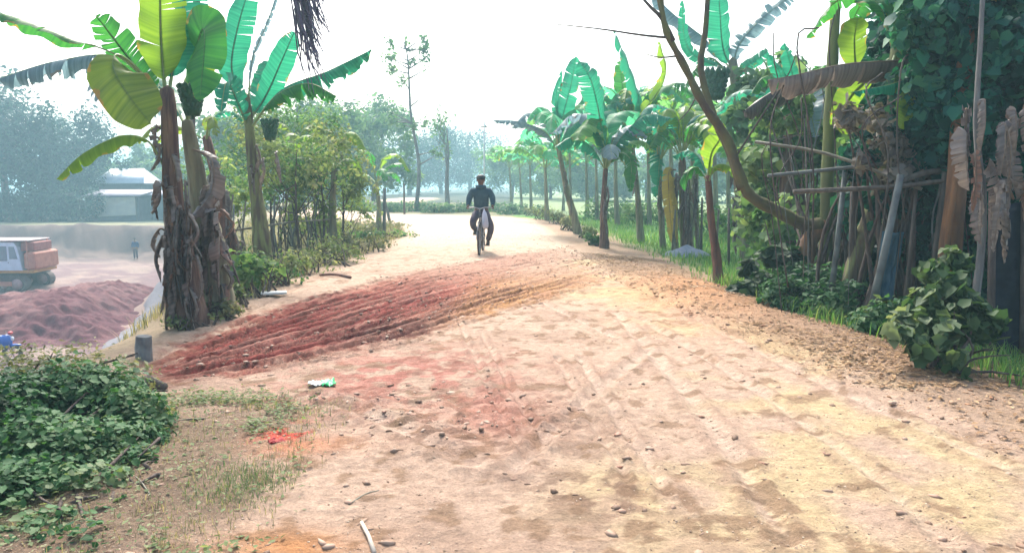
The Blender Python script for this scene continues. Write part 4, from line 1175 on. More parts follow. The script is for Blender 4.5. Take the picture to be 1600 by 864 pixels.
lowbush(300, 512, .3, .14, 500, .05, 'fol_olive', 808, 'sparse weeds around the base of the ragged trunk')
lowbush(345, 498, .3, .2, 600, .06, 'fol_dry', 809, 'dry weeds right of the banana stump base')
lowbush(570, 362, 1.6, .35, 1600, .12, 'fol_dry', 810, 'pale dry scrub on the bank inside the bend')
lowbush(525, 372, 1.6, .4, 1600, .12, 'fol_dry', 811, 'pale dry scrub left of the bend, behind the stakes')

# hedge strip along the outer side of the bend
HB = 'hedge bushes beyond the bend'
for i in range(7):
    px = 560 + i * 42; y = 46 + (i % 3)
    p = at(px, 330, y)
    bush(('hazy hedge bush beyond the bend, number counted from the left bank: ' + ('first', 'second', 'third', 'fourth', 'fifth', 'sixth', 'seventh')[i]).replace(', number counted from the left bank:', ', the') + ' from the left',
         [(p + Vector((q * .7 - .7, 0, .25)), (.9, .6, .45)) for q in range(3)], 900, .16, 'fol_farlight', 850 + i, group=HB, base=p)

# stakes and posts left
FS = thing('stake_fence', 'rough fence of thin stakes between left trees and pit', 'fence', on(430, 425))
rg = random.Random(9)
for k in range(26):
    px = 352 + k * 7; y = 13.5 + k * .22
    p = at(px, 400, y); hgt = rg.uniform(.9, 1.5)
    MB().tube([p - Vector((0, 0, .1)), p + Vector((rg.uniform(-.1, .1), 0, hgt * .5)), p + Vector((rg.uniform(-.2, .2), 0, hgt))], [.022, .02, .015], 6).build('stake', M[('bamboo_grey', 'bamboo', 'wood')[k % 3]], FS, True, True)
p0, p1 = at(352, 400, 13.5), at(534, 400, 19.2)
MB().tube([p0 + Vector((0, -.03, .8)), (p0 + p1) / 2 + Vector((0, -.03, .85)), p1 + Vector((0, -.03, .8))], .02, 6).build('rail', M['bamboo'], FS, True, True)
for i, (px, row, h, lean, lab) in enumerate([(600, 372, 1.5, .05, 'pale vertical post on the left bank before the bend'), (612, 352, 1.1, -.3, 'leaning white post beside the vertical one'), (632, 335, 1.6, 0, 'dark thin post at the bend')]):
    p = on(px, row)
    o = MB().tube([p - Vector((0, 0, .2)), p + Vector((lean * .5, 0, h * .5)), p + Vector((lean, 0, h))], [.06, .055, .05], 7).build('post', M['wood' if i == 2 else 'bamboo_grey'], None, True)
    tag(o, lab, 'post')
p = at(757, 332, 44)
pole = thing('utility_pole', 'faint pale pole behind the cyclist', 'pole', p)
MB().tube([p, p + Vector((0, 0, 5.2))], [.05, .035], 8).build('shaft', mat('pale_concrete', (.55, .56, .56), (.45, .46, .46)), pole, True, True)
MB().box(p + Vector((0, 0, 4.9)), (.35, .05, .05)).build('crossarm', M['wood'], pole, False, True)
# ------------------------------------------------------------------ foreground bush bottom left
bb = []
for (px, row, y, r) in [(30, 660, 4.6, .42), (100, 640, 4.7, .40), (160, 630, 4.8, .34), (205, 650, 4.6, .26), (60, 740, 4.0, .42), (-40, 700, 4.2, .5), (150, 710, 4.2, .3), (20, 820, 3.6, .42), (100, 790, 3.7, .32), (-60, 820, 3.5, .45), (215, 690, 4.4, .2), (10, 900, 3.2, .35), (60, 860, 3.3, .3), (140, 835, 3.45, .24), (185, 790, 3.75, .2), (120, 900, 3.1, .25), (205, 740, 4.05, .2)]:
    bb.append((P(px, row, y), (r, r * .8, r * .8)))
bush('dense dark green bush filling the bottom left corner', bb, 62000, .029, 'fol_bush', 901, stems=22, base=(-2.6, 4.1, 0), base_r=.5, heart=True, up=.6, holes=.1)
bb = [(P(px, row, y), (r, r, r * .8)) for px, row, y, r in [(60, 590, 5.0, .3), (130, 585, 5.1, .3), (195, 592, 5.1, .24), (10, 600, 5.0, .3), (240, 640, 4.8, .16), (215, 720, 4.2, .16), (190, 770, 3.9, .16), (250, 690, 4.5, .12)]]
bush('dusty pale weeds along the top of the dark corner bush', bb, 6000, .034, 'fol_dry', 902, stems=40, base=(-3.3, 5.2, 0), base_r=.5, up=.5, holes=.2)
bb = [(P(px, row, y) , (r, r, r * .8)) for px, row, y, r in [(150, 850, 3.35, .17), (190, 800, 3.65, .17), (120, 880, 3.2, .2), (215, 745, 4.0, .15), (60, 900, 3.15, .2), (235, 690, 4.35, .13), (170, 740, 4.0, .18)]]
bush('ragged leafy weeds along the right foot of the corner bush', bb, 8000, .032, 'fol_bush', 903, stems=12, base=(-2.1, 3.7, 0), base_r=.25, up=.5, holes=.3, shell=.1)
p = on(225, 560)
o = MB().tube([p - Vector((0, 0, .2)), p + Vector((0, 0, .1)), p + Vector((.01, 0, .20))], [.075, .07, .065], 10).build('tree_stump', mat('grey_stump', (.20, .21, .2), (.12, .12, .12), 12, .9, .6), None, False)
tag(o, 'short grey sawn stump on the edge above the pit', 'stump')
p = on(235, 608)
o = MB().tube([p + Vector((-.18, .02, 0)), p + Vector((-.02, .02, .05)), p + Vector((.12, -.02, .02))], [.05, .055, .03], 8).build('wood_chunk', M['wood'], None, True)
tag(o, 'dark chunk of dead wood lying beside the red mud', 'wood')

# ------------------------------------------------------------------ the bent tree on the right
yt = 10.6
p = P(1252, 412, yt); base = Vector((p.x, yt, Hs(p.x, yt)))
BT = thing('bent_tree', 'bent leafless tree forking low with its mossy limb sweeping left', 'tree', base)
fk = P(1283, 352, yt)
mb = MB()
mb.tube(catmull([base - Vector((.05, 0, .2)), P(1262, 385, yt), P(1278, 362, yt), fk + Vector((.06, 0, .05))], 9), [.13, .125, .12, .115, .11, .105, .10, .09, .06], 12)
mb.build('trunk', M['bark_orange'], BT, True, True)
mb = MB()
q = [fk, P(1255, 350, yt), P(1215, 330, yt - .1), P(1175, 308, yt - .2), P(1158, 280, yt - .2), P(1135, 215, yt - .2), P(1100, 165, yt - .3), P(1070, 105, yt - .3), P(1040, 45, yt - .4), P(1028, -30, yt - .4), P(1020, -80, yt - .4)]
mb.tube(catmull(q, 44), [.11 - .08 * (i / 43) ** .7 + .008 * math.sin(i * 1.9) for i in range(44)], 10)
mb.build('limb', M['bark_moss'], BT, True, True)
mb = MB()
mb.tube(catmull([P(1160, 295, yt - .2), P(1140, 235, yt), P(1118, 190, yt + .1), P(1095, 110, yt + .2), P(1102, 50, yt + .3), P(1108, -40, yt + .3)], 16), [.075 - .003 * i for i in range(16)], 8)
mb.build('limb', M['bark_moss'], BT, True, True)
for pts, r in [([(1052, 65, yt - .4), (1035, 30, yt - .4), (1010, 5, yt - .4), (990, -25, yt - .4)], .03),
               ([(1050, 60, yt - .4), (1000, 55, yt - .4), (940, 46, yt - .5), (865, 38, yt - .6)], .016),
               ([(1057, 88, yt - .3), (1030, 90, yt - .3), (1000, 82, yt - .3)], .012),
               ([(1095, 135, yt + .2), (1078, 170, yt), (1060, 190, yt)], .012),
               ([(1150, 245, yt - .2), (1185, 190, yt - .3), (1230, 120, yt - .4), (1245, 80, yt - .4)], .014)]:
    MB().tube(catmull([P(*k) for k in pts], 8), [r * (1.2 - i * .12) for i in range(8)], 6).build('branch', M['bark'], BT, True, True)
# green upright stem (bamboo) next to it
xg = P(1296, 345, yt + .25); bg_ = Vector((xg.x, xg.y, Hs(xg.x, xg.y)))
gp = MB(); Cc = catmull([bg_ - Vector((0, 0, .2)), P(1292, 300, yt + .25), P(1298, 150, yt + .25), P(1306, 0, yt + .2), P(1310, -90, yt + .2)], 28)
gp.tube(Cc, [.095 - .0015 * i + (.008 if i % 4 == 0 else 0) for i in range(28)], 12)
GP = gp.build('giant_bamboo', M['bamboo_green'], None, True); tag(GP, 'thick yellow-green upright stem rising from the fork of the bent tree', 'bamboo')

# ------------------------------------------------------------------ bamboo rail frame, poles on the right
yr = 8.2
RF = thing('rail_fence', 'rough bamboo rail frame in the thicket on the right', 'fence', (P(1400, 300, yr).x, yr, Hs(P(1400, 300, yr).x, yr)))
for pts, r, m in [([(1180, 222, yr + 1.2), (1290, 240, yr + .8), (1400, 280, yr + .2), (1440, 296, yr)], .020, 'bamboo'),
                  ([(1240, 300, yr), (1400, 292, yr), (1480, 283, yr), (1620, 282, yr)], .026, 'wood'),
                  ([(1400, 288, yr + .1), (1440, 272, yr + .1), (1490, 265, yr + .1)], .035, 'wood'),
                  ([(1200, 275, yr + .5), (1300, 265, yr + .6), (1500, 245, yr + .6), (1600, 250, yr + .6)], .022, 'bamboo_grey')]:
    MB().tube(catmull([P(*k) for k in pts], 10), [r] * 10, 7).build('rail', M[m], RF, True, True)
for (px, row, tx, ty, y, r, m) in [(1352, 492, 1405, 285, 7.9, .040, 'bamboo_grey'), (1408, 490, 1432, 290, 8.3, .02, 'wood'), (1296, 430, 1320, 270, 9.0, .035, 'bamboo_grey'), (1445, 480, 1475, 280, 8.2, .03, 'wood'), (1380, 470, 1370, 285, 8.8, .028, 'wood'), (1430, 470, 1415, 285, 8.9, .04, 'wood'), (1330, 450, 1335, 275, 9.2, .05, 'bark'), (1395, 470, 1398, 290, 8.8, .03, 'bark'), (1480, 480, 1500, 275, 8.6, .03, 'wood')]:
    a, b = P(px, row, y), P(tx, ty, y); a.z = Hs(a.x, a.y) - .1
    MB().tube([a, (a + b) / 2 + Vector((.01, 0, 0)), b + (b - a).normalized() * .08], [r * 1.1, r, r * .9], 8).build('pole', M[m], RF, True, True)
# blue sacking between the poles
def sheet(name, c00, c10, c01, c11, m, amp=.05, nu=24, nv=24, seed=0, thick=.004, parent=None):
    rng = np.random.RandomState(seed); V = []
    for j in range(nv):
        for i in range(nu):
            u, v = i / (nu - 1), j / (nv - 1)
            p = (c00.lerp(c10, u)).lerp(c01.lerp(c11, u), v)
            k = amp * (float(fbm(np.array([u * 5 + seed]), np.array([v * 2.5]), 3)[0]) - .5) * 2
            V.append((p.x + k * .3, p.y + k, p.z + .3 * k * v))
    Fq = [(j * nu + i, j * nu + i + 1, (j + 1) * nu + i + 1, (j + 1) * nu + i) for j in range(nv - 1) for i in range(nu - 1)]
    o = npmesh(name, np.array(V), np.array(Fq), m, parent, world=False)
    md = o.modifiers.new('thick', 'SOLIDIFY'); md.thickness = thick
    return o
o = sheet('sack_cloth', P(1362, 470, 8.7), P(1398, 468, 8.7), P(1378, 362, 8.6), P(1412, 362, 8.6), mat('blue_cloth', (.05, .12, .18), (.08, .17, .22), 8), .1, seed=3)
tag(o, 'faded blue cloth hung behind the leaning grey pole', 'cloth')
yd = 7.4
dk = thing('shade_backdrop', 'black sheet painted as the deep shade at the right edge in the thicket', 'painted shade', (P(1590, 590, yd).x, yd, Hs(P(1590, 590, yd).x, yd)))
nm = mat('painted_deep_shade', (.008, .012, .022), (.015, .022, .035), 12)
sheet('shade_sheet', P(1548, 600, yd), P(1760, 640, yd), P(1552, 320, yd), P(1760, 300, yd), nm, .12, seed=6, parent=dk).location = -dk.location  # added near-black sheet, its colour standing in for deep shade under the foliage
for px in (1549, 1600, 1700):
    a, b = P(px, 600, yd - .05), P(px + 2, 300, yd - .05)
    MB().tube([a - Vector((0, 0, .2)), b], .035, 8).build('post', M['bark'], dk, True, True)
# orange barked tree and creeper trees
yo = 8.0
a = P(1488, 430, yo); base = Vector((a.x, yo, Hs(a.x, yo)))
OT = thing('orange_bark_tree', 'smooth orange-brown trunk wrapped by creeper in the right thicket', 'tree', base)
MB().tube(catmull([base - Vector((0, 0, .2)), P(1484, 400, yo), P(1494, 300, yo), P(1500, 180, yo + .1), P(1512, 40, yo + .2), P(1520, -140, yo + .3)], 18), [.13, .125, .12, .115, .11] + [.105 - .004 * i for i in range(13)], 14).build('trunk', M['bark_orange'], OT, True, True)
MB().tube(catmull([P(1478, 420, yo - .15), P(1483, 350, yo - .2), P(1492, 290, yo - .2), P(1496, 200, yo - .2)], 10), .03, 8).build('branch', M['bark_orange'], OT, True, True)
bl = []
rg = random.Random(12)
for k in range(26):
    bl.append((P(rg.uniform(1440, 1640), rg.uniform(-120, 250), yo + rg.uniform(0, 1.4)), (rg.uniform(.3, .5), rg.uniform(.3, .45), rg.uniform(.3, .5))))
leaves('crown', bl, 22000, .10, M['fol_dark'], OT, 33, .3, .2, .7, True, .5, .35, .12)
def creeper(lab, pts, n, size, fm, seed, y0, px, row, rr=(.25, .5), bm='bark'):
    x_ = P(px, row, y0).x; base = Vector((x_, y0, Hs(x_, y0)))
    t = thing('creeper_thicket', lab, 'thicket', base)
    mb = MB(); rng = random.Random(seed); bl = []
    for (a, b, y) in pts:
        c_ = P(a, b, y); bl.append((c_, tuple(rng.uniform(*rr) for _ in range(3))))
        s = Vector((base.x + rng.uniform(-.5, .5), y0 + rng.uniform(-.3, .3), Hs(base.x, y0) - .1))
        mb.tube(catmull([s, (s + c_) / 2 + Vector((rng.uniform(-.2, .2), rng.uniform(-.1, .1), rng.uniform(0, .3))), c_], 7), [.03, .027, .024, .02, .016, .012, .006], 5)
    mb.build('stem', M[bm], t, True, True)
    leaves('foliage', bl, n, size, M[fm], t, seed, .3, .25, .6, True, .4, .35, .15)
    return t
rg = random.Random(21)
creeper('dark teal creeper thicket behind the bamboo frame', [(rg.uniform(1365, 1500), rg.uniform(130, 300), 9.8 + rg.uniform(0, 1)) for _ in range(20)], 16000, .09, 'fol_dark', 41, 10.2, 1400, 430)
creeper('deep green undergrowth thicket behind the upright poles', [(rg.uniform(1345, 1560), rg.uniform(300, 480), 9.8 + rg.uniform(0, .8)) for _ in range(22)], 8000, .11, 'fol_dark', 42, 10.1, 1430, 440)
creeper('withered grey creeper hanging over the rails', [(rg.uniform(1310, 1440), rg.uniform(170, 275), 8.5 + rg.uniform(0, .6)) for _ in range(12)], 1100, .075, 'fol_grey', 43, 8.9, 1385, 420, (.1, .22))
creeper('tall leafy thicket filling the upper right corner', [(rg.uniform(1380, 1700), rg.uniform(-160, 150), 10 + rg.uniform(0, 2.5)) for _ in range(26)], 22000, .11, 'fol_dark', 44, 11.5, 1560, 420, (.4, .7))
creeper('green thicket between bent tree and bamboo frame', [(rg.uniform(1180, 1330), rg.uniform(190, 400), 13 + rg.uniform(0, 2)) for _ in range(20)], 6500, .12, 'fol_mid', 45, 14, 1260, 400, (.35, .6))
creeper('teal thicket behind the bunch bearing banana', [(rg.uniform(1160, 1400), rg.uniform(120, 240), 16 + rg.uniform(0, 2)) for _ in range(18)], 5500, .16, 'fol_farlight', 46, 17, 1290, 380, (.5, .8))
creeper('leafy thicket against the black shade sheet', [(rg.uniform(1560, 1700), rg.uniform(120, 330), 8.2 + rg.uniform(0, 1)) for _ in range(14)], 9000, .10, 'fol_dark', 47, 9.0, 1640, 440, (.3, .45))

rg = random.Random(77)
VN = thing('tangled_vines', 'tangle of thin dark vines looping over the bamboo rails', 'vines', (P(1400, 400, 8.4).x, 8.4, Hs(P(1400, 400, 8.4).x, 8.4)))
for k in range(28):
    px = rg.uniform(1200, 1600); y_ = rg.uniform(7.9, 9.6); top = rg.uniform(60, 290); bot = rg.uniform(330, 470)
    q_ = [P(px, bot, y_), P(px + rg.uniform(-20, 20), (bot + top) / 2, y_ - rg.uniform(-.1, .1)), P(px + rg.uniform(-40, 40), top, y_), P(px + rg.uniform(-45, 45) * .8, top - rg.uniform(20, 70), y_ + .1)]
    q_[0].z = max(Hs(q_[0].x, q_[0].y) - .05, q_[0].z - .6) if k % 2 else q_[0].z
    rr_ = rg.uniform(.003, .010)
    MB().tube(catmull(q_, 12), [rr_] * 12, 5).build('vine', M[rg.choice(['bark', 'wood', 'bamboo_grey', 'bark'])], VN, True, True)

rg = random.Random(58)
creeper('leafy creepers scrambling through the upright poles and rails', [(rg.uniform(1335, 1510), rg.uniform(240, 450), rg.uniform(8.9, 9.7)) for _ in range(24)], 8000, .075, 'fol_dark', 61, 9.3, 1340, 440, (.12, .28))
creeper('olive leafy creepers rising behind the bent tree and the green upright stem', [(rg.uniform(1180, 1420), rg.uniform(150, 380), rg.uniform(11.3, 12.2)) for _ in range(20)], 4500, .08, 'fol_mid', 62, 10.0, 1300, 420, (.12, .3))
# withered banana leaves hanging at the far right edge
xw = P(1530, 300, 7.0); DW = thing('withered_banana', 'withered banana plant with grey ragged leaves over the black shade sheet', 'banana plant', (xw.x, 7.0, Hs(xw.x, 7.0)), 0, None)
bw = Vector((xw.x, 7.0, Hs(xw.x, 7.0)))
trunk_mesh(DW, [bw - Vector((0, 0, .1)), P(1536, 350, 7.0), P(1526, 200, 7.0), P(1532, 60, 7.0), P(1538, -60, 7.1)], [.04, .03, .022, .02], M['bark_grey'], 3, n=9)
rg = random.Random(31)
for k in range(17):
    px = rg.uniform(1508, 1600); rw = rg.uniform(165, 330); dx = rg.uniform(-18, 30); ln = rg.uniform(50, 120); yy_ = 6.95 - rg.uniform(0, .25)
    L_(DW, [(px, rw, yy_), (px + dx * .5, rw - 10, yy_ - .05), (px + dx, rw + ln * .4, yy_ - .1), (px + dx * 1.2 + rg.uniform(-8, 8), rw + ln, yy_ - .08)], rg.uniform(.12, .24), rg.choice(['dead', 'deaddark', 'dead', 'ribdead2']), (rg.uniform(-.8, .8), -1, rg.uniform(0, .6)), .4, rg.uniform(.3, 1.2), 950 + k, nm='dead_leaf', rib='ribdead')

# foreground heart-leaved plant and dark bush on right verge
p = on(1500, 588); ys = p.y
bb = [(P(px, row, ys + dy), (r, r, r)) for px, row, dy, r in [(1480, 450, .6, .2), (1450, 480, .5, .2), (1500, 490, .4, .22), (1530, 510, .3, .22), (1480, 530, .2, .22), (1545, 550, .1, .18), (1500, 560, .05, .2), (1440, 520, .3, .15), (1470, 440, .7, .16), (1415, 505, .35, .12), (1400, 520, .2, .1), (1575, 575, 0, .14), (1610, 600, -.1, .15), (1430, 545, .1, .1), (1545, 590, -.1, .1), (1495, 410, .8, .14), (1455, 425, .8, .12)]]
bush('pale green heart-leaved creeper mound spilling onto the right verge', bb, 2200, .08, 'fol_vine', 911, stems=26, base=p + Vector((.05, .3, 0)), base_r=.25, heart=True, up=.35, hang=.6, holes=.3, shell=.05, name='creeper_plant', cat='plant')
p = on(1352, 505)
bb = [(P(px, row, p.y + .1), (.16, .14, .1)) for px, row in [(1345, 485), (1375, 488), (1320, 498), (1395, 500)]]
bush('few pale broad leaves at the foot of the leaning pole', bb, 150, .13, 'fol_vine', 912, stems=6, base=p, heart=True, up=1.2, name='creeper_plant', cat='plant')
bb = [(P(px, row, y), (r, r, r * .75)) for px, row, y, r in [(1225, 455, 9.4, .3), (1260, 465, 9.2, .33), (1300, 470, 9.0, .35), (1250, 435, 9.8, .3), (1330, 460, 9.0, .3), (1290, 440, 9.5, .3), (1210, 470, 9.3, .2), (1280, 490, 8.8, .22)]]
bush('dark green bush under the bent tree', bb, 6500, .065, 'fol_bush', 913, stems=14, base=(P(1265, 480, 9.2).x, 9.2, 0), up=.5)
bb = [(P(px, row, y), (.22, .2, .17)) for px, row, y in [(1180, 420, 10.6), (1210, 400, 10.8), (1235, 405, 10.6), (1195, 440, 10.2), (1160, 455, 10.0)]]
bush('olive broad-leaved weeds left of the bent tree base', bb, 900, .11, 'fol_vine', 914, stems=10, base=(P(1195, 440, 10.4).x, 10.4, 0), heart=True, up=.8)
bb = [(P(px, row, 7.6), (.3, .22, .2)) for px, row in [(1400, 490), (1430, 500), (1580, 560), (1620, 560), (1560, 590), (1370, 505)]]
bush('dark low undergrowth in front of the upright poles', bb, 3200, .07, 'fol_bush', 915, stems=10, base=(P(1480, 500, 7.6).x, 7.6, 0), base_r=.6)
VB = 'dry bushes along the far right verge'
for i, (px, row, rx, rz, fm) in enumerate([(885, 360, .5, .5, 'fol_dry'), (868, 350, .6, .55, 'fol_dry'), (848, 343, .7, .6, 'fol_olive'), (832, 338, .8, .5, 'fol_dry'), (915, 372, .4, .35, 'fol_olive'), (930, 384, .35, .3, 'fol_mid')]):
    lowbush(px, row, rx, rz, 900, .09, fm, 930 + i, ('dry leafy heap bush at the verge by the leaning banana', 'dry bush just past the leaning banana', 'olive bush farther along the far right verge', 'farthest dry bush where the right verge turns', 'low olive weeds between leaning and upright bananas', 'small green weeds at the foot of the upright brown banana')[i], VB)
# shrubs in field between trunks
for i, (px, row, y, lab) in enumerate([(1010, 350, 34, 'dull green shrub row piece behind the tall pale green banana'), (960, 345, 38, 'dull green shrub behind the upright brown banana'), (1110, 355, 28, 'dull green shrub behind the thin reddish trunk'), (1170, 360, 24, 'leafy shrub behind the stout banana')]):
    p = at(px, row, y); bush(lab, [(p + Vector((q * .9 - .9, 0, .5)), (.9, .7, .6)) for q in range(3)], 1500, .14, 'fol_mid', 940 + i, group='shrubs in the field on the right', base=p)

# stakes in the field on the right
for i in (3, 4, 5, 6, 8, 9):
    rg = random.Random(60 + i); px = (972, 984, 1018, 1050, 1096, 1118, 1140, 1200, 1215, 1235, 1160, 930)[i]
    y = rg.uniform(16, 23); p = at(px, 380, y); h = rg.uniform(.9, 1.7)
    o = MB().tube([p - Vector((0, 0, .1)), p + Vector((rg.uniform(-.08, .08), 0, h))], [.035, .025], 6).build('garden_stake', M['bamboo' if i % 2 else 'wood'], None, True)
    tag(o, 'thin upright stake among the bananas on the right', 'stake', 'stakes among the bananas')

# ash pile
p = on(1072, 400)
gx, gy = np.meshgrid(np.linspace(-.7, .7, 40), np.linspace(-.5, .5, 30)); r_ = np.sqrt((gx / .62) ** 2 + (gy / .45) ** 2)
z = .26 * np.clip(1 - r_, 0, 1) ** .8 * (.8 + .4 * fbm(gx * 5 + 9, gy * 5 + 9, 3)) - .05 * (r_ > .95) - .01
V = np.column_stack([gx.ravel(), gy.ravel(), z.ravel()]); i, j = np.meshgrid(np.arange(29), np.arange(39), indexing='ij'); i, j = i.ravel(), j.ravel()
Fq = np.stack([i * 40 + j, i * 40 + j + 1, (i + 1) * 40 + j + 1, (i + 1) * 40 + j], 1)
o = npmesh('ash_pile', V, Fq, mat('ash', (.22, .25, .33), (.30, .32, .38), 12, .95, .6, 30)); o.location = (p.x, p.y, Hs(p.x, p.y) + .01); tag(o, 'blue-grey ash pile at the foot of the yellow-leaved banana clump', 'ash pile')

# ------------------------------------------------------------------ skinned figures
def skin(name, chains, m, parent, sub=2, root=0):
    """chains: list of [(x, y, z, radius or (rx, ry)), ...]; points within 1 mm are shared."""
    V, E, Rd = [], [], []
    def idx(p):
        for i, v in enumerate(V):
            if (Vector(v) - Vector(p[:3])).length < .001: return i
        V.append(tuple(p[:3])); Rd.append(p[3] if isinstance(p[3], tuple) else (p[3], p[3])); return len(V) - 1
    for ch in chains:
        ids = [idx(p) for p in ch]
        E += [(a, b) for a, b in zip(ids, ids[1:]) if a != b]
    me = bpy.data.meshes.new(name); me.from_pydata(V, E, []); o = bpy.data.objects.new(name, me); COL.objects.link(o)
    md = o.modifiers.new('s', 'SKIN'); md.use_smooth_shade = True
    for i, sv in enumerate(me.skin_vertices[0].data):
        sv.radius = Rd[i]; sv.use_root = (i == root)
    sb = o.modifiers.new('u', 'SUBSURF'); sb.levels = sb.render_levels = sub
    dg = bpy.context.evaluated_depsgraph_get(); me2 = bpy.data.meshes.new_from_object(o.evaluated_get(dg))
    bpy.data.objects.remove(o); bpy.data.meshes.remove(me)
    me2.materials.clear(); me2.materials.append(m)
    for p_ in me2.polygons: p_.use_smooth = True
    me2.name = name
    return link(name, me2, parent, False)


skin_m = mat('skin', (.16, .085, .055), (.14, .07, .045), 10, .6)
jacket_m = mat('dark_jacket', (.022, .055, .08), (.035, .075, .10), 8, .85, .4, 40)
trouser_m = mat('dark_trousers', (.06, .04, .065), (.08, .055, .08), 8, .85, .4, 40)
shoe_m = mat('brown_shoes', (.05, .04, .03), (.03, .025, .02), 12, .6)
hair_m = mat('black_hair', (.01, .01, .012), (.015, .014, .016), 20, .6)
metal_m = mat('bike_metal', (.35, .35, .38), (.22, .2, .2), 20, .4, metal=.7)
frame_m = mat('bike_frame', (.04, .03, .05), (.06, .045, .06), 8, .45)
tyre_m = mat('tyre_rubber', (.035, .028, .03), (.10, .07, .055), 10, .9)
white_cloth = mat('white_cloth', (.55, .55, .62), (.45, .45, .52), 8, .8, .3, 12)

p = on(747, 401)
BX, BY, BZ = p.x, p.y, Hs(p.x, p.y) + float(ruts(np.array([p.x, p.x]), np.array([p.y, p.y]))[0])
bike = thing('bicycle', 'old roadster bicycle ridden towards the camera down the dirt road', 'bicycle', (BX, BY, BZ), R(-2))
WR = .335
def wheel(y, parent):
    t_ = MB().ring((0, y, WR), WR - .021, .023, 'X', 40, 8).build('wheel', tyre_m, parent, True)
    MB().ring((0, y, WR), WR - .05, .013, 'X', 40, 6).build('rim', metal_m, t_, True)
    sp = MB()
    for k in range(28):
        a = 2 * PI * k / 28; s_ = .025 * (-1) ** k
        sp.tube([(s_, y, WR), (0, y + (WR - .055) * math.cos(a), WR + (WR - .055) * math.sin(a))], .0016, 3)
    sp.build('spokes', metal_m, t_)
    MB().tube([(-.05, y, WR), (.05, y, WR)], .022, 10).build('hub', metal_m, t_, True)
wheel(WR - .0, bike); wheel(WR + 1.12, bike)
f1, f2 = WR, WR + 1.12
fr = MB()
HT, HBt, ST, BBk = (0, f1 + .22, .93), (0, f1 + .17, .72), (0, f1 + .68, .82), (0, f1 + .62, .29)
fr.tube([HBt, HT], .019, 8); fr.tube([HT, ST], .014, 8); fr.tube([HBt, BBk], .016, 8); fr.tube([BBk, ST], .015, 8)
for s_ in (-1, 1):
    fr.tube([BBk, (s_ * .055, f2, WR)], .010, 6); fr.tube([ST, (s_ * .055, f2, WR)], .009, 6)
fr.build('frame', frame_m, bike, True)
fk_ = MB()
for s_ in (-1, 1): fk_.tube([(s_ * .03, f1 + .16, .70), (s_ * .055, f1 + .06, .45), (s_ * .055, f1, WR)], [.013, .012, .009], 6)
fk_.box((0, f1 + .16, .71), (.08, .04, .03), bev=.008); fk_.build('fork', metal_m, bike, True)
hb = MB().tube(catmull([(-.27, f1 + .36, 1.0), (-.25, f1 + .22, 1.02), (-.12, f1 + .15, 1.03), (0, f1 + .17, 1.0), (.12, f1 + .15, 1.03), (.25, f1 + .22, 1.02), (.27, f1 + .36, 1.0)], 18), .012, 8)
hb.tube([(0, f1 + .22, .92), (0, f1 + .17, 1.0)], .014, 8); hb = hb.build('handlebar', metal_m, bike, True)
for s_ in (-1, 1): MB().tube([(s_ * .262, f1 + .29, 1.01), (s_ * .273, f1 + .39, .997)], .018, 8).build('grip', tyre_m, hb, True)
MB().ball((0, f1 + .70, .86), (.085, .13, .04), 12, 6).build('saddle', hair_m, bike, True)
for y_, nm_ in ((f1, 'mudguard'), (f2, 'mudguard')):
    mg = MB(); pts = [(0, y_ + (WR + .02) * math.cos(a), WR + (WR + .02) * math.sin(a)) for a in np.linspace(R(15 if y_ == f1 else -10), R(140), 14)]
    mg.tube(pts, .028, 6, sq=.25); mg.build(nm_, mat('mudguard', (.3, .3, .33), (.2, .2, .2), 8, .4), bike, True)
for s_, an in ((-1, 130), (1, 310)):
    a = R(an); e = (s_ * .07, BBk[1] - .17 * math.cos(a) * -1, BBk[2] + .17 * math.sin(a))
    c_ = MB().tube([(s_ * .07, BBk[1], BBk[2]), e], .011, 6).build('crank', metal_m, bike, True)
    MB().box((s_ * .13, e[1], e[2]), (.1, .08, .025), bev=.006).build('pedal', tyre_m, c_)
MB().ring((.05, BBk[1], BBk[2]), .09, .006, 'X', 24, 4).build('chainring', metal_m, bike, True)
MB().box((0, f2 - .05, WR * 2 + .09), (.13, .38, .012), bev=.004).build('carrier', metal_m, bike)
# bag hung on the handlebar
bg2 = MB(); rg = random.Random(4)
bg2.tube(catmull([(.10, f1 + .10, 1.0), (.11, f1 + .09, .9), (.12, f1 + .08, .76), (.13, f1 + .09, .62), (.13, f1 + .09, .56)], 12), [.02, .03, .06, .085, .10, .11, .115, .12, .115, .10, .07, .02], 14, sq=.6)
o = bg2.build('cloth_bag', white_cloth, None, True); o.location = (BX, BY, BZ); o.rotation_euler = (0, 0, R(-2)); tag(o, 'pale cloth bag hanging from the bicycle handlebar', 'bag')

cy = thing('person', 'cyclist in dark hooded jacket and cap riding towards the camera', 'person', (BX, BY, BZ), R(-2))
yh = f1 + .70
hip = (0, yh - .02, .95)
LK, RK = (-.17, f1 + .37, .72), (.23, f1 + .37, .62)
la = R(130); LF = (-.13, BBk[1] + .17 * math.cos(la), BBk[2] + .17 * math.sin(la) + .05); ra = R(310); RF_ = (.14, BBk[1] + .17 * math.cos(ra), BBk[2] + .17 * math.sin(ra) + .05)
hands = [(-.268, f1 + .33, 1.03), (.268, f1 + .33, 1.03)]
sh_ = (0, yh - .13, 1.43)
def limbs(rs):
    out = []
    return out
body = [[(*hip, .12), (0, yh - .05, 1.15, .12), (*sh_[:2], 1.36, .13), (*sh_[:2], 1.46, .06), (0, yh - .16, 1.53, .055)],
        [(0, yh - .16, 1.53, .055), (0, yh - .18, 1.585, .085), (0, yh - .175, 1.65, .09), (0, yh - .16, 1.70, .06)]]
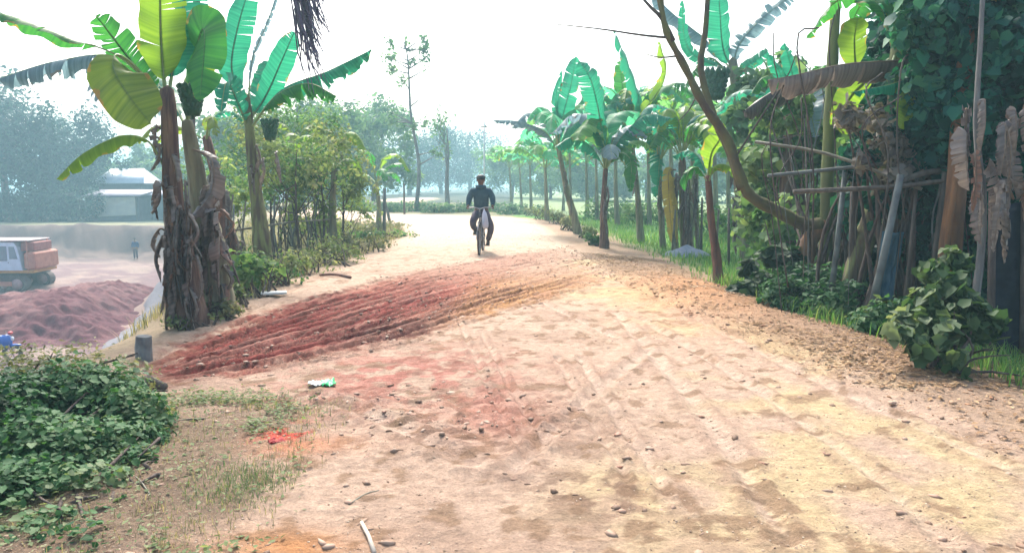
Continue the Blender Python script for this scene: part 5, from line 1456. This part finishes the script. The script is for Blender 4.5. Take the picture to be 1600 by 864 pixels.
for s_, hn in zip((-1, 1), hands):
    body.append([(*sh_[:2], 1.36, .13), (s_ * .17, sh_[1], 1.40, .065), (s_ * .262, yh - .18, 1.21, .03), (hn[0] * 1.0, hn[1] + .09, hn[2] + .03, .026), (hn[0], hn[1] + .03, hn[2] + .012, .035)])
for s_, K, Fo in ((-1, LK, LF), (1, RK, RF_)):
    body.append([(*hip, .12), (s_ * .1, yh - .03, .90, .085), (K[0], K[1], K[2], .06), (Fo[0], Fo[1] + .07, Fo[2] + .06, .04), (Fo[0], Fo[1] + .06, Fo[2], .038), (Fo[0], Fo[1] - .09, Fo[2] - .015, .03)])
bd = skin('body', body, skin_m, cy)
fc = MB()   # face: nose, brows, ears
fc.tube([(0, yh - .255, 1.64), (0, yh - .283, 1.605), (0, yh - .265, 1.598)], [.009, .016, .010], 6)
for s_ in (-1, 1):
    fc.ball((s_ * .085, yh - .165, 1.625), (.012, .025, .032), 8, 6)
fc.build('face', skin_m, bd, True)
ey = MB()
for s_ in (-1, 1): ey.ball((s_ * .032, yh - .255, 1.642), (.014, .008, .008), 8, 6)
ey.tube([(-.025, yh - .258, 1.572), (0, yh - .264, 1.572), (.025, yh - .258, 1.572)], [.003, .005, .003], 5)
ey.build('eyes', hair_m, bd, True)
for s_, hn in zip((-1, 1), hands):     # fingers wrapped round the grips
    hm = []
    for k in range(4):
        yk = hn[1] - .025 + k * .021
        hm.append([(hn[0], yk, hn[2] + .016, .012), (hn[0] + s_ * .026, yk, hn[2] + .004, .0105), (hn[0] + s_ * .024, yk, hn[2] - .028, .009), (hn[0] + s_ * .002, yk, hn[2] - .042, .0085)])
    for c_ in hm: skin('finger', [c_], skin_m, bd, 1)
    skin('thumb', [[(hn[0] - s_ * .01, hn[1] + .03, hn[2] + .01, .012), (hn[0] - s_ * .03, hn[1] + .01, hn[2] - .005, .010), (hn[0] - s_ * .022, hn[1] - .005, hn[2] - .025, .009)]], skin_m, bd, 1)
jk = [[(0, yh - .0, .93, (.175, .14)), (0, yh - .04, 1.08, (.18, .14)), (0, yh - .08, 1.25, (.19, .14)), (*sh_[:2], 1.38, (.16, .13)), (0, yh - .14, 1.47, (.085, .08))]]
for s_, hn in zip((-1, 1), hands):
    jk.append([(*sh_[:2], 1.38, (.16, .13)), (s_ * .18, sh_[1], 1.375, .088), (s_ * .245, yh - .14, 1.27, .080), (s_ * .262, yh - .18, 1.21, .074), (hn[0] * 1.02, hn[1] + .14, hn[2] + .06, .052), (hn[0], hn[1] + .085, hn[2] + .028, .046)])
skin('jacket', jk, jacket_m, cy)
hd = MB().ring((0, yh - .13, 1.475), .085, .04, 'Z', 20, 8); hd.build('hood', jacket_m, cy, True)
trs = [[(0, yh - .02, .97, .13), (0, yh - .03, .92, .13)]]
for s_, K, Fo in ((-1, LK, LF), (1, RK, RF_)):
    trs.append([(0, yh - .03, .92, .13), (s_ * .1, yh - .08, .89, .105), (s_ * .13, yh - .22, .80, .095), (K[0], K[1], K[2], .083), (K[0] * .9 + Fo[0] * .1, K[1] + .06, K[2] - .12, .075), (Fo[0], Fo[1] + .075, Fo[2] + .07, .064)])
skin('trousers', trs, trouser_m, cy)
for Fo in (LF, RF_):
    skin('shoe', [[(Fo[0], Fo[1] + .08, Fo[2] + .04, .048), (Fo[0], Fo[1] + .05, Fo[2] - .005, .05), (Fo[0], Fo[1] - .05, Fo[2] - .012, (.045, .04)), (Fo[0], Fo[1] - .14, Fo[2] - .018, (.038, .03))]], shoe_m, cy)
cp = MB(); cp.ball((0, yh - .165, 1.672), (.104, .112, .075), 16, 8); cp.tube([(0, yh - .12, 1.60), (0, yh - .10, 1.66)], [.075, .09], 12)
cp.box((-.06, yh - .27, 1.672), (.13, .12, .012), rz=R(-25), bev=.005); cp.build('cap', hair_m, cy, True)

# man standing in the pit
p = P(212, 398, 60.5); z0 = Hs(p.x, 60.5)
pm = thing('person', 'man in dark blue clothes standing below the far bank of the pit', 'person', (p.x, 60.5, z0))
bdy = [[(0, 0, .95, .12), (0, 0, 1.15, .11), (0, 0, 1.38, .13), (0, 0, 1.47, .055), (0, -.01, 1.53, .05), (0, -.02, 1.60, .085), (0, -.01, 1.67, .08)]]
for s_ in (-1, 1):
    bdy.append([(0, 0, 1.38, .13), (s_ * .18, 0, 1.39, .06), (s_ * .24, .02, 1.12, .045), (s_ * .22, -.08, .90, .035), (s_ * .21, -.12, .80, .04)])
    bdy.append([(0, 0, .95, .12), (s_ * .09, 0, .90, .09), (s_ * .1, -.02, .5, .06), (s_ * .11, .02, .09, .042), (s_ * .11, -.13, .035, .035)])
bd = skin('body', bdy, skin_m, pm)
st = [[(0, 0, .88, (.17, .13)), (0, 0, 1.15, (.16, .12)), (0, 0, 1.36, (.16, .12)), (0, 0, 1.46, .07)]]
for s_ in (-1, 1): st.append([(0, 0, 1.36, (.16, .12)), (s_ * .19, 0, 1.37, .075), (s_ * .245, .02, 1.12, .06), (s_ * .23, -.06, .93, .048)])
skin('shirt', st, mat('blue_shirt', (.03, .06, .14), (.04, .07, .16)), pm)
tr2 = [[(0, 0, .97, .13), (0, 0, .92, .13)]]
for s_ in (-1, 1): tr2.append([(0, 0, .92, .13), (s_ * .09, 0, .85, .1), (s_ * .1, -.02, .5, .08), (s_ * .11, .02, .11, .065)])
skin('trousers', tr2, trouser_m, pm)
MB().ball((0, .0, 1.66), (.092, .1, .07), 12, 8).build('hair', hair_m, pm, True)

# ------------------------------------------------------------------ excavator (faces left; boom outside the picture)
p = P(66, 452, 43.5); ez = Hs(p.x - 2, 43.5)
ex = thing('excavator', 'pinkish orange tracked excavator with white cab in the pit', 'excavator', (p.x - 1.95, 43.5, ez), R(3))
org = mat('faded_orange', (.50, .24, .06), (.40, .17, .06), 3, .6); cabw = mat('cab_white', (.55, .62, .72), (.48, .54, .63), 3, .5); glass = mat('cab_glass', (.10, .15, .20), (.14, .2, .26), 2, .1, spec=.8); drk = mat('dark_iron', (.06, .05, .055), (.10, .07, .06), 8, .8); pinkc = mat('pale_red_paint', (.48, .20, .13), (.38, .14, .10), 3, .6)
for s_ in (-1, 1):
    def oval(sx, rz_, n=28):
        return [(sx * (1 if math.cos(a) > 0 else -1) * 1.0 + rz_ * math.cos(a), .42 + rz_ * math.sin(a)) for a in np.linspace(0, 2 * PI, n, endpoint=False)]
    tk = MB(); tk.prism(oval(1.45, .42), s_ * 1.25 - .28, s_ * 1.25 + .28)
    for k in range(26):
        x_ = -1.6 + k * .128
        for zz_ in (.0, .86): tk.box((x_, s_ * 1.25, zz_ - .0), (.06, .58, .05))
    tk = tk.build('track', drk, ex)
    for k in range(5):
        MB().tube([(-1.4 + .7 * k, s_ * 1.25 - .31, .34 if 0 < k < 4 else .42), (-1.4 + .7 * k, s_ * 1.25 + .31, .34 if 0 < k < 4 else .42)], .17 if 0 < k < 4 else .30, 16).build('roller', mat('roller_paint', (.42, .28, .26), (.3, .2, .2)), tk, True)
    MB().box((0, s_ * 1.575, .45), (2.3, .05, .26), bev=.02).build('side_plate', pinkc, tk)
MB().box((0, 0, .55), (1.6, 2.0, .4), bev=.05).build('undercarriage', drk, ex)
MB().tube([(0, 0, .75), (0, 0, 1.0)], .6, 20).build('turntable', drk, ex)
MB().box((0.2, 0, 1.08), (3.9, 2.5, .16), bev=.03).build('deck', org, ex)
MB().box((1.98, 0, 1.68), (.62, 2.5, 1.0), bev=.10).build('counterweight', pinkc, ex)
MB().box((1.05, .35, 1.75), (.9, 1.7, 1.15), bev=.08).build('engine_cover', org, ex)
MB().box((1.8, -.1, 2.46), (.75, 1.8, .5), bev=.04).build('engine_hood', mat('dull_red', (.35, .13, .11), (.28, .1, .09)), ex)
cabp = [(.05, 1.16), (1.6, 1.16), (1.38, 2.45), (1.2, 2.72), (.25, 2.72), (.08, 2.5)]
cb = MB().prism(cabp, -1.27, -.35).build('cab', cabw, ex)
MB().prism([(.28, 1.7), (.82, 1.7), (.82, 2.5), (.34, 2.5)], -1.285, -1.265).build('window', glass, cb)
MB().prism([(.94, 1.8), (1.38, 1.8), (1.22, 2.48), (.94, 2.48)], -1.285, -1.265).build('window', glass, cb)
MB().box((.04, -.82, 2.05), (.02, .8, .8)).build('windscreen', glass, cb)
dr_ = MB().box((.88, -1.275, 1.6), (.04, .03, .04)).build('door_handle', drk, cb)
MB().box((.3, -.2, 2.82), (3.4, 2.3, .06), bev=.02).build('canopy', mat('pale_canopy', (.6, .45, .45), (.5, .4, .4)), ex)
for x_, y_ in ((-1.3, -1.15), (-1.3, .85), (1.9, .85), (1.9, -1.25)): MB().tube([(x_, y_, 1.1), (x_, y_, 2.8)], .035, 8).build('canopy_post', pinkc, ex)
MB().tube(catmull([(-1.4, .2, 1.3), (-2.6, .2, 3.2), (-4.0, .2, 4.1), (-5.6, .2, 3.6)], 12), [.28, .28, .27, .26, .25, .24, .23, .22, .21, .2, .2, .2], 4, sq=.8).build('boom', org, ex)
MB().tube([(-5.4, .2, 3.75), (-6.4, .2, 1.4)], [.2, .14], 4).build('stick', org, ex)
MB().prism([(-6.9, .2), (-6.1, .0), (-5.7, .6), (-6.2, 1.5), (-6.6, 1.4)], -.3, .7).build('bucket', drk, ex)
MB().tube([(-1.5, .2, 1.2), (-3.1, .2, 3.1)], .07, 8).build('hydraulic_ram', metal_m, ex)
dv = MB().ball((-.9, -.3, 1.5), (.28, .3, .35), 10, 8); dv.box((-.9, -.3, 1.3), (.6, .6, .3), bev=.05); dv.build('seat', drk, ex, True)

# blue motorbike at the left edge
p = P(-14, 562, 24.8); mz = Hs(p.x, 24.8)
mo = thing('motorcycle', 'bright blue motorcycle parked on the pit floor, cut by the left edge', 'motorcycle', (p.x, 24.8, mz), R(20))
blue = mat('blue_paint', (.01, .09, .42), (.015, .12, .5), 3, .3, spec=.6)
for x_ in (-.62, .62):
    tw = MB().ring((x_, 0, .30), .25, .055, 'Y', 30, 8).build('wheel', tyre_m, mo, True)
    MB().ring((x_, 0, .30), .19, .02, 'Y', 24, 6).build('rim', metal_m, tw, True)
    sp = MB()
    for k in range(5): a = 2 * PI * k / 5; sp.tube([(x_, 0, .3), (x_ + .18 * math.cos(a), 0, .3 + .18 * math.sin(a))], .014, 5)
    sp.build('spokes', metal_m, tw)
MB().ball((.18, 0, .80), (.28, .15, .15), 14, 8).build('tank', blue, mo, True)
MB().ball((.46, 0, .72), (.20, .17, .22), 14, 8).build('fairing', blue, mo, True)
MB().ball((-.5, 0, .72), (.28, .12, .11), 14, 8).build('tail', blue, mo, True)
MB().ball((-.28, 0, .83), (.36, .13, .06), 14, 8).build('seat', hair_m, mo, True)
MB().box((.0, 0, .42), (.42, .24, .34), bev=.06).build('engine', drk, mo)
MB().tube([(.62, .09, .3), (.48, .09, .85)], .025, 8).tube([(.62, -.09, .3), (.48, -.09, .85)], .025, 8).build('fork', metal_m, mo, True)
MB().tube([(.38, -.33, .98), (.46, -.12, .95), (.46, .12, .95), (.38, .33, .98)], .014, 8).build('handlebar', drk, mo, True)
MB().ball((.64, 0, .78), (.06, .09, .08), 10, 8).build('headlight', cabw, mo, True)
MB().ball((.60, 0, .98), (.08, .10, .05), 10, 8).build('visor', mat('red_plastic', (.5, .03, .04), (.4, .03, .04), rough=.4), mo, True)
MB().tube([(-.1, -.15, .3), (-.75, -.17, .38)], [.03, .05], 8).build('exhaust', metal_m, mo, True)
MB().ball((.62, 0, .56), (.30, .07, .05), 10, 6).build('mudguard', blue, mo, True)

# ------------------------------------------------------------------ buildings beyond the pit
tin = mat('tin_roof', (.62, .66, .70), (.48, .54, .60), 2, .45, .2, 4, metal=.2); mudw = mat('mud_wall', (.09, .08, .10), (.06, .055, .07), 2, .9); tarpm = mat('pale_tarpaulin', (.46, .42, .34), (.38, .35, .31), 1.5, .8, .4, 3)
def corr(name, pts, m, parent, n=30, amp=.03):
    """Corrugated sheet between eave a->b and ridge c->d."""
    a, b, c_, d_ = [Vector(q) for q in pts]; V = []
    nrm = (b - a).cross(c_ - a).normalized()
    for i in range(n * 2 + 1):
        u = i / (n * 2); w_ = amp * (1 if i % 2 else -1)
        V += [tuple(a.lerp(b, u) + nrm * w_), tuple(c_.lerp(d_, u) + nrm * w_)]
    Fq = [(2 * i, 2 * i + 2, 2 * i + 3, 2 * i + 1) for i in range(n * 2)]
    o = npmesh(name, np.array(V), np.array(Fq), m, parent, smooth=False, world=False)
    md = o.modifiers.new('t', 'SOLIDIFY'); md.thickness = .015
    return o
yb = 84
p = at(190, 340, yb)
ho = thing('house', 'small house with bright tin roof beyond the pit', 'house', p)
MB().box((0, 2, 1.9), (4.6, 4, 3.8)).build('wall', mudw, ho)
for s_, yy_ in ((-1, -.5), (1, 4.5)):
    corr('roof', [(-2.9, yy_, 3.75), (2.9, yy_, 3.75), (-1.8, 2, 5.4), (1.8, 2, 5.4)] if s_ < 0 else [(2.9, yy_, 3.75), (-2.9, yy_, 3.75), (1.8, 2, 5.4), (-1.8, 2, 5.4)], tin, ho)
for s_ in (-1, 1): npmesh('roof_end', np.array([(s_ * 2.9, -.5, 3.75), (s_ * 2.9, 4.5, 3.75), (s_ * 1.8, 2, 5.4)]), np.array([(0, 1, 2)]), tin, ho, world=False)
dd = MB().box((-1, -.03, 1.0), (.9, .06, 2.0)).build('door', mat('door_wood', (.12, .08, .06)), ho); MB().box((-.7, -.08, 1.0), (.05, .05, .1)).build('handle', metal_m, dd)
wf = MB().box((1, -.03, 1.6), (.9, .06, .9)).build('window', glass, ho); MB().box((1, -.07, 1.12), (1.1, .1, .07)).build('sill', mudw, wf)
yb2 = 77
p = at(178, 340, yb2)
h2 = thing('hut', 'low hut with pale tarpaulin front on the far bank', 'hut', p)
MB().box((0, 1.6, 1.15), (5.0, 3, 2.3)).build('wall', mudw, h2)
sh2 = sheet('tarpaulin', Vector((-2.6, -.05, .35)), Vector((2.35, -.1, .6)), Vector((-2.2, .0, 2.3)), Vector((2.2, .0, 2.4)), tarpm, .12, seed=2, parent=h2)
corr('roof', [(-2.9, -.5, 2.5), (2.9, -.5, 2.5), (-2.9, 3.3, 3.1), (2.9, 3.3, 3.1)], mat('rusty_tin', (.26, .24, .28), (.18, .16, .2), 2, .6), h2)
for x_ in (-2.45, 2.45): MB().tube([(x_, -.35, 0), (x_, -.35, 2.5)], .06, 8).build('post', M['wood'], h2)
p = at(238, 340, 78.5)
h3 = thing('shed', 'dark open shed right of the tarpaulin hut', 'shed', p)
MB().box((0, 2.2, 1.3), (3.8, .1, 2.6)).build('back_wall', mat('shed_boards', (.09, .09, .14), (.13, .12, .17), 4, .9, stretch=(4, 4, .3)), h3)
for s_ in (-1, 1): MB().box((s_ * 1.85, 1.1, 1.3), (.08, 2.1, 2.6)).build('side_wall', mudw, h3)
corr('roof', [(-2.2, -.4, 2.55), (2.2, -.4, 2.55), (-2.2, 2.6, 3.0), (2.2, 2.6, 3.0)], mat('dull_tin', (.3, .3, .36), (.22, .22, .28), 2, .6), h3)
for x_ in (-1.8, 0, 1.8): MB().tube([(x_, -.2, 0), (x_, -.2, 2.6)], .06, 8).build('post', M['wood'], h3)

# ------------------------------------------------------------------ litter and ground cover
p = on(505, 603)
wr = thing('plastic_wrapper', 'crumpled green and white plastic wrapper lying on the dried mud', 'litter', (p.x, p.y, p.z))
def crumple(name, c, sx, sy, m, parent, seed, amp=.02, rz=0):
    V = []; n_ = 12; ca, sa = math.cos(rz), math.sin(rz)
    for j in range(n_):
        for i in range(n_):
            u, v = i / (n_ - 1) - .5, j / (n_ - 1) - .5
            k = float(fbm(np.array([u * 6 + seed]), np.array([v * 6 + seed]), 3)[0])
            a, b = u * sx, v * sy
            V.append((c[0] + a * ca - b * sa, c[1] + a * sa + b * ca, c[2] + amp * k * 2))
    Fq = [(j * n_ + i, j * n_ + i + 1, (j + 1) * n_ + i + 1, (j + 1) * n_ + i) for j in range(n_ - 1) for i in range(n_ - 1)]
    o = npmesh(name, np.array(V), np.array(Fq), m, parent, smooth=False, world=False); o.modifiers.new('t', 'SOLIDIFY').thickness = .003
    return o
crumple('wrapper_front', (.04, 0, .0), .10, .15, mat('green_plastic', (.02, .42, .12), (.03, .5, .16), 20, .35), wr, 3, .03, .3)
crumple('wrapper_back', (-.05, -.02, .0), .11, .10, mat('white_plastic', (.6, .66, .62), (.55, .6, .58), 20, .35), wr, 5, .03, .2)
p = on(432, 690)
o = crumple('cloth_scrap', (0, 0, -.012), .09, .07, mat('red_cloth', (.42, .06, .055), (.30, .05, .05), 20, .8), None, 7, .022, .5); o.location = p; tag(o, 'red scrap of cloth on the weedy ground in front of the bush', 'cloth')
p = on(428, 462)
o = MB().box((0, 0, .04), (.34, .2, .03), rz=.3, bev=.006).build('paper_sheet', mat('pale_board', (.6, .62, .6), (.5, .52, .5)), None); o.location = p; tag(o, 'pale flat board lying on the left verge below the weeds', 'board')
p, q = on(565, 822), on(585, 868)
o = MB().tube([p + Vector((0, 0, .02)), (p + q) / 2 + Vector((.004, 0, .022)), q + Vector((0, 0, .015))], [.008, .009, .010], 7).build('stick', mat('peeled_stick', (.55, .48, .38), (.45, .38, .3)), None, True); tag(o, 'pale peeled stick lying at the bottom edge', 'stick')
for i, (a, b, lab) in enumerate([((500, 432), (548, 436), 'long brown stick on the left verge below the dusty bushes'), ((445, 402), (500, 400), 'pale fallen bamboo length among the left weeds'), ((545, 790), (592, 768), 'thin dark twig in front of the peeled stick'), ((190, 735), (235, 775), 'pale curved twig at the right side of the corner bush'), ((250, 665), (320, 655), 'thin pale twig on the weedy ground beside the corner bush')]):
    p, q = on(*a), on(*b); r_ = (.025, .03, .005, .005, .005)[i]
    o = MB().tube(catmull([p + Vector((0, 0, r_)), (p + q) / 2 + Vector((.0, .03, r_ * 2)), q + Vector((0, 0, r_))], 7), r_, 6).build('stick', M['bamboo' if i else 'stem_red'], None, True); tag(o, lab, 'stick')

rs = np.random.RandomState(11)
# clods
def clods(name, pts, sizes, m, seed):
    r2 = np.random.RandomState(seed)
    t_ = (1 + 5 ** .5) / 2
    ico = np.array([(-1, t_, 0), (1, t_, 0), (-1, -t_, 0), (1, -t_, 0), (0, -1, t_), (0, 1, t_), (0, -1, -t_), (0, 1, -t_), (t_, 0, -1), (t_, 0, 1), (-t_, 0, -1), (-t_, 0, 1)]) / 1.9
    fi = np.array([(0, 11, 5), (0, 5, 1), (0, 1, 7), (0, 7, 10), (0, 10, 11), (1, 5, 9), (5, 11, 4), (11, 10, 2), (10, 7, 6), (7, 1, 8), (3, 9, 4), (3, 4, 2), (3, 2, 6), (3, 6, 8), (3, 8, 9), (4, 9, 5), (2, 4, 11), (6, 2, 10), (8, 6, 7), (9, 8, 1)])
    n = len(pts); V = ico[None] * (1 + .9 * (r2.rand(n, 12, 1) - .5)) * np.stack([1 + r2.rand(n), .7 + .6 * r2.rand(n), .45 + .35 * r2.rand(n)], 1)[:, None, :]
    a = r2.rand(n) * 2 * PI; ca, sa = np.cos(a)[:, None], np.sin(a)[:, None]
    X = V[:, :, 0] * ca - V[:, :, 1] * sa; Y = V[:, :, 0] * sa + V[:, :, 1] * ca
    V = np.stack([X, Y, V[:, :, 2]], 2) * sizes[:, None, None] + pts[:, None, :]
    Fq = (fi[None] + (np.arange(n) * 12)[:, None, None]).reshape(-1, 3)
    o = npmesh(name, V.reshape(-1, 3), Fq, m, attrs={'rnd': np.repeat(r2.rand(n), 12)}, smooth=False)
    return o
X, Y = [], []
c0 = 0
def inpoly_samples(n, f):
    x_ = rs.uniform(-3.4, 3.4, n * 8); y_ = 2.8 + 22 * rs.rand(n * 8) ** 1.6
    k = rs.rand(n * 8) < f(x_, y_); return x_[k][:n], y_[k][:n]
def dens(x_, y_):
    md = polydist(x_, y_, MUD); dr_ = polydist(x_, y_, ROADPOLY)
    return (dr_ < .2) * (.02 + .5 * sm(.3, -.2, md) + .5 * np.exp(-(((x_ + .3) / .9) ** 2 + ((y_ - 4.9) / .9) ** 2)) + .16 * sm(.55, .7, fbm(x_ * 1.5, y_ * 1.5, 3, 33)))
x_, y_ = inpoly_samples(9000, dens); sz = .0025 + .020 * rs.rand(len(x_)) ** 6
o = clods('mud_clods', np.column_stack([x_, y_, H(x_, y_) + ruts(x_, y_) + sz * .15]), sz, M['clod'], 3); tag(o, 'dry crumbled mud clods on the road', 'clods', kind='stuff')
x_ = rs.uniform(-2.4, 3.6, 26000); y_ = 2.9 + 7 * rs.rand(26000) ** 1.3; k = rs.rand(26000) < .15 + .85 * sm(.45, .6, fbm(x_ * 2, y_ * 2, 4, 141)); x_, y_ = x_[k], y_[k]; sz = .0012 + .004 * rs.rand(len(x_)) ** 2
o = clods('road_grit', np.column_stack([x_, y_, H(x_, y_) + ruts(x_, y_) + .004]), sz, leafmat('grit', [(.2, .13, .09), (.36, .26, .18), (.5, .4, .3), (.28, .19, .13)], 0), 8); tag(o, 'fine grit and crumbs on the road surface', 'grit', kind='stuff')
# leaf litter on right verge, loose earth
x_ = rs.uniform(1.2, 4.6, 60000); y_ = 3 + 14 * rs.rand(60000) ** 1.2
dr_ = polydist(x_, y_, ROADPOLY); k = (dr_ > -.25) & (dr_ < 1.9) & (rs.rand(len(x_)) < sm(-.25, .4, dr_) * (.15 + .85 * sm(.4, .62, fbm(x_ * 1.6, y_ * 1.6, 3, 71))))
x_, y_ = x_[k], y_[k]; z_ = H(x_, y_)
o = leaves('leaf_litter', [((0, 0, 0), (1, 1, 1))], len(x_), .042, M['litter'], None, 5, 0, 2.0, .45)
co = np.empty(len(o.data.vertices) * 3, np.float32); o.data.vertices.foreach_get('co', co); co = co.reshape(-1, 4, 3); co = co - co.mean(1, keepdims=True); co[:, :, 2] *= .5
co += np.column_stack([x_, y_, z_ + .015])[:, None, :]; o.data.vertices.foreach_set('co', co.ravel()); o.data.update(); tag(o, 'dry leaf litter and straw along the right verge', 'litter', kind='stuff')
x_ = rs.uniform(1.4, 4.2, 3000); y_ = 4 + 12 * rs.rand(3000); dr_ = polydist(x_, y_, ROADPOLY); k = (dr_ > -.15) & (dr_ < 1.3); x_, y_ = x_[k], y_[k]; sz = .005 + .018 * rs.rand(len(x_)) ** 4
o = clods('earth_clods', np.column_stack([x_, y_, H(x_, y_) + sz * .2]), sz, leafmat('verge_clods', [(.3, .15, .08), (.38, .22, .12), (.3, .2, .13), (.42, .26, .14)], 0), 4); tag(o, 'loose orange earth lumps heaped on the right verge', 'clods', kind='stuff')
# grass
def gpts(xr, yr_, n, f, pw=1.0):
    x_ = rs.uniform(*xr, n); y_ = yr_[0] + (yr_[1] - yr_[0]) * rs.rand(n) ** pw; k = rs.rand(n) < f(x_, y_)
    x_, y_ = x_[k], y_[k]; return np.column_stack([x_, y_, H(x_, y_)])
pts = gpts((-3.4, -.9), (2.9, 5.4), 26000, lambda a, b: sm(-.95, -2.0, a) * (.08 + .92 * sm(.5, .62, fbm(a * 1.8, b * 1.8, 3, 12))) * sm(5.4, 4.9, b))
o = blades('grass_tufts', pts, .045, .0022, M['drygrass'], 1, .9); tag(o, 'short dry and green weeds on the left verge', 'grass', kind='stuff')
pts = gpts((-1.9, -1.1), (3.4, 4.1), 5000, lambda a, b: np.exp(-(((a + 1.35) / .2) ** 2 + ((b - 3.75) / .25) ** 2)))
o = blades('green_weeds', pts, .03, .002, M['drygrassgreen'], 2, 1.3); tag(o, 'patch of green weeds right of the corner bush', 'grass', kind='stuff')
pts = gpts((1.6, 16), (12.5, 42), 60000, lambda a, b: sm(1.6, 2.8, polydist(a, b, ROADPOLY)) * (.3 + .7 * sm(.35, .55, fbm(a * .6, b * .6, 3, 19))), 1.5)
o = blades('field_grass', pts, .13, .010, M['grass'], 3, .6); tag(o, 'bright green grass of the banana field', 'grass', kind='stuff')
pts = gpts((-12, -2.7), (9.5, 36), 34000, lambda a, b: (polydist(a, b, ROADPOLY) > .15) * sm(6, 1, -polydist(a, b, PITEDGE)) * (.2 + .8 * sm(.4, .6, fbm(a, b, 3, 29))))
o = blades('verge_grass', pts, .16, .007, M['drygrass'], 4, .7); tag(o, 'dry grass on the left bank', 'grass', kind='stuff')
pts = gpts((2.3, 5.2), (4.2, 12), 9000, lambda a, b: sm(.9, 1.5, polydist(a, b, ROADPOLY)))
o = blades('undergrowth_grass', pts, .16, .006, M['grass'], 5, .8); tag(o, 'thin grass at the foot of the right thicket', 'grass', kind='stuff')

def flatleaves(name, x_, y_, size, m, seed, hgt=.02, flat=.5, heart=False):
    z_ = H(x_, y_); n_ = len(x_)
    o = leaves(name, [((0, 0, 0), (1, 1, 1))], n_, size, m, None, seed, 0, 1.0, .55, heart)
    kk = 6 if heart else 4
    co = np.empty(len(o.data.vertices) * 3, np.float32); o.data.vertices.foreach_get('co', co); co = co.reshape(-1, kk, 3); co = co - co.mean(1, keepdims=True); co[:, :, 2] *= flat
    co += np.column_stack([x_, y_, z_ + .01 + hgt * rs.rand(n_) ** 1.5])[:, None, :]; o.data.vertices.foreach_set('co', co.ravel()); o.data.update(); return o
x_ = rs.uniform(-3.2, -.8, 60000); y_ = 2.9 + 2.7 * rs.rand(60000); k = rs.rand(60000) < sm(-1.0, -2.1, x_ + .15 * (y_ - 4)) * (.05 + .95 * sm(.5, .64, fbm(x_ * 2, y_ * 2, 4, 12))) * sm(5.6, 5.0, y_)
o = flatleaves('weed_cover', x_[k], y_[k], .028, M['fol_olive'], 51, .05); tag(o, 'small creeping weeds on the earth beside the corner bush', 'weeds', kind='stuff')
x_ = rs.uniform(-3.2, -.7, 3500); y_ = 2.9 + 3.0 * rs.rand(3500); k = rs.rand(3500) < sm(-.8, -1.8, x_) * sm(5.6, 4.8, y_)
o = flatleaves('straw_litter', x_[k], y_[k], .017, M['fol_dry'], 52, .01, .3); tag(o, 'dry leaf scraps among the weeds on the left verge', 'litter', kind='stuff')

# ------------------------------------------------------------------ haze
hz = MB().box((0, 70, 8), (420, 420, 1)).build('haze', None, None) if False else None
me = bpy.data.meshes.new('haze')
x0, x1, y0_, y1_, z0_, z1_ = -900, 900, -900, 900, -7, 24
me.from_pydata([(x, y, z) for z in (z0_, z1_) for y in (y0_, y1_) for x in (x0, x1)], [], [(0, 2, 3, 1), (4, 5, 7, 6), (0, 1, 5, 4), (2, 6, 7, 3), (0, 4, 6, 2), (1, 3, 7, 5)])
hz = link('haze', me); tag(hz, 'pale bluish morning haze', 'haze', kind='stuff')
m = bpy.data.materials.new('haze_air'); m.use_nodes = True; n = m.node_tree.nodes; n.clear()
out = n.new('ShaderNodeOutputMaterial'); pv = n.new('ShaderNodeVolumePrincipled')
pv.inputs['Color'].default_value = (.52, .87, 1.0, 1); pv.inputs['Density'].default_value = HAZE; pv.inputs['Anisotropy'].default_value = .2
m.node_tree.links.new(pv.outputs[0], out.inputs['Volume']); me.materials.append(m)
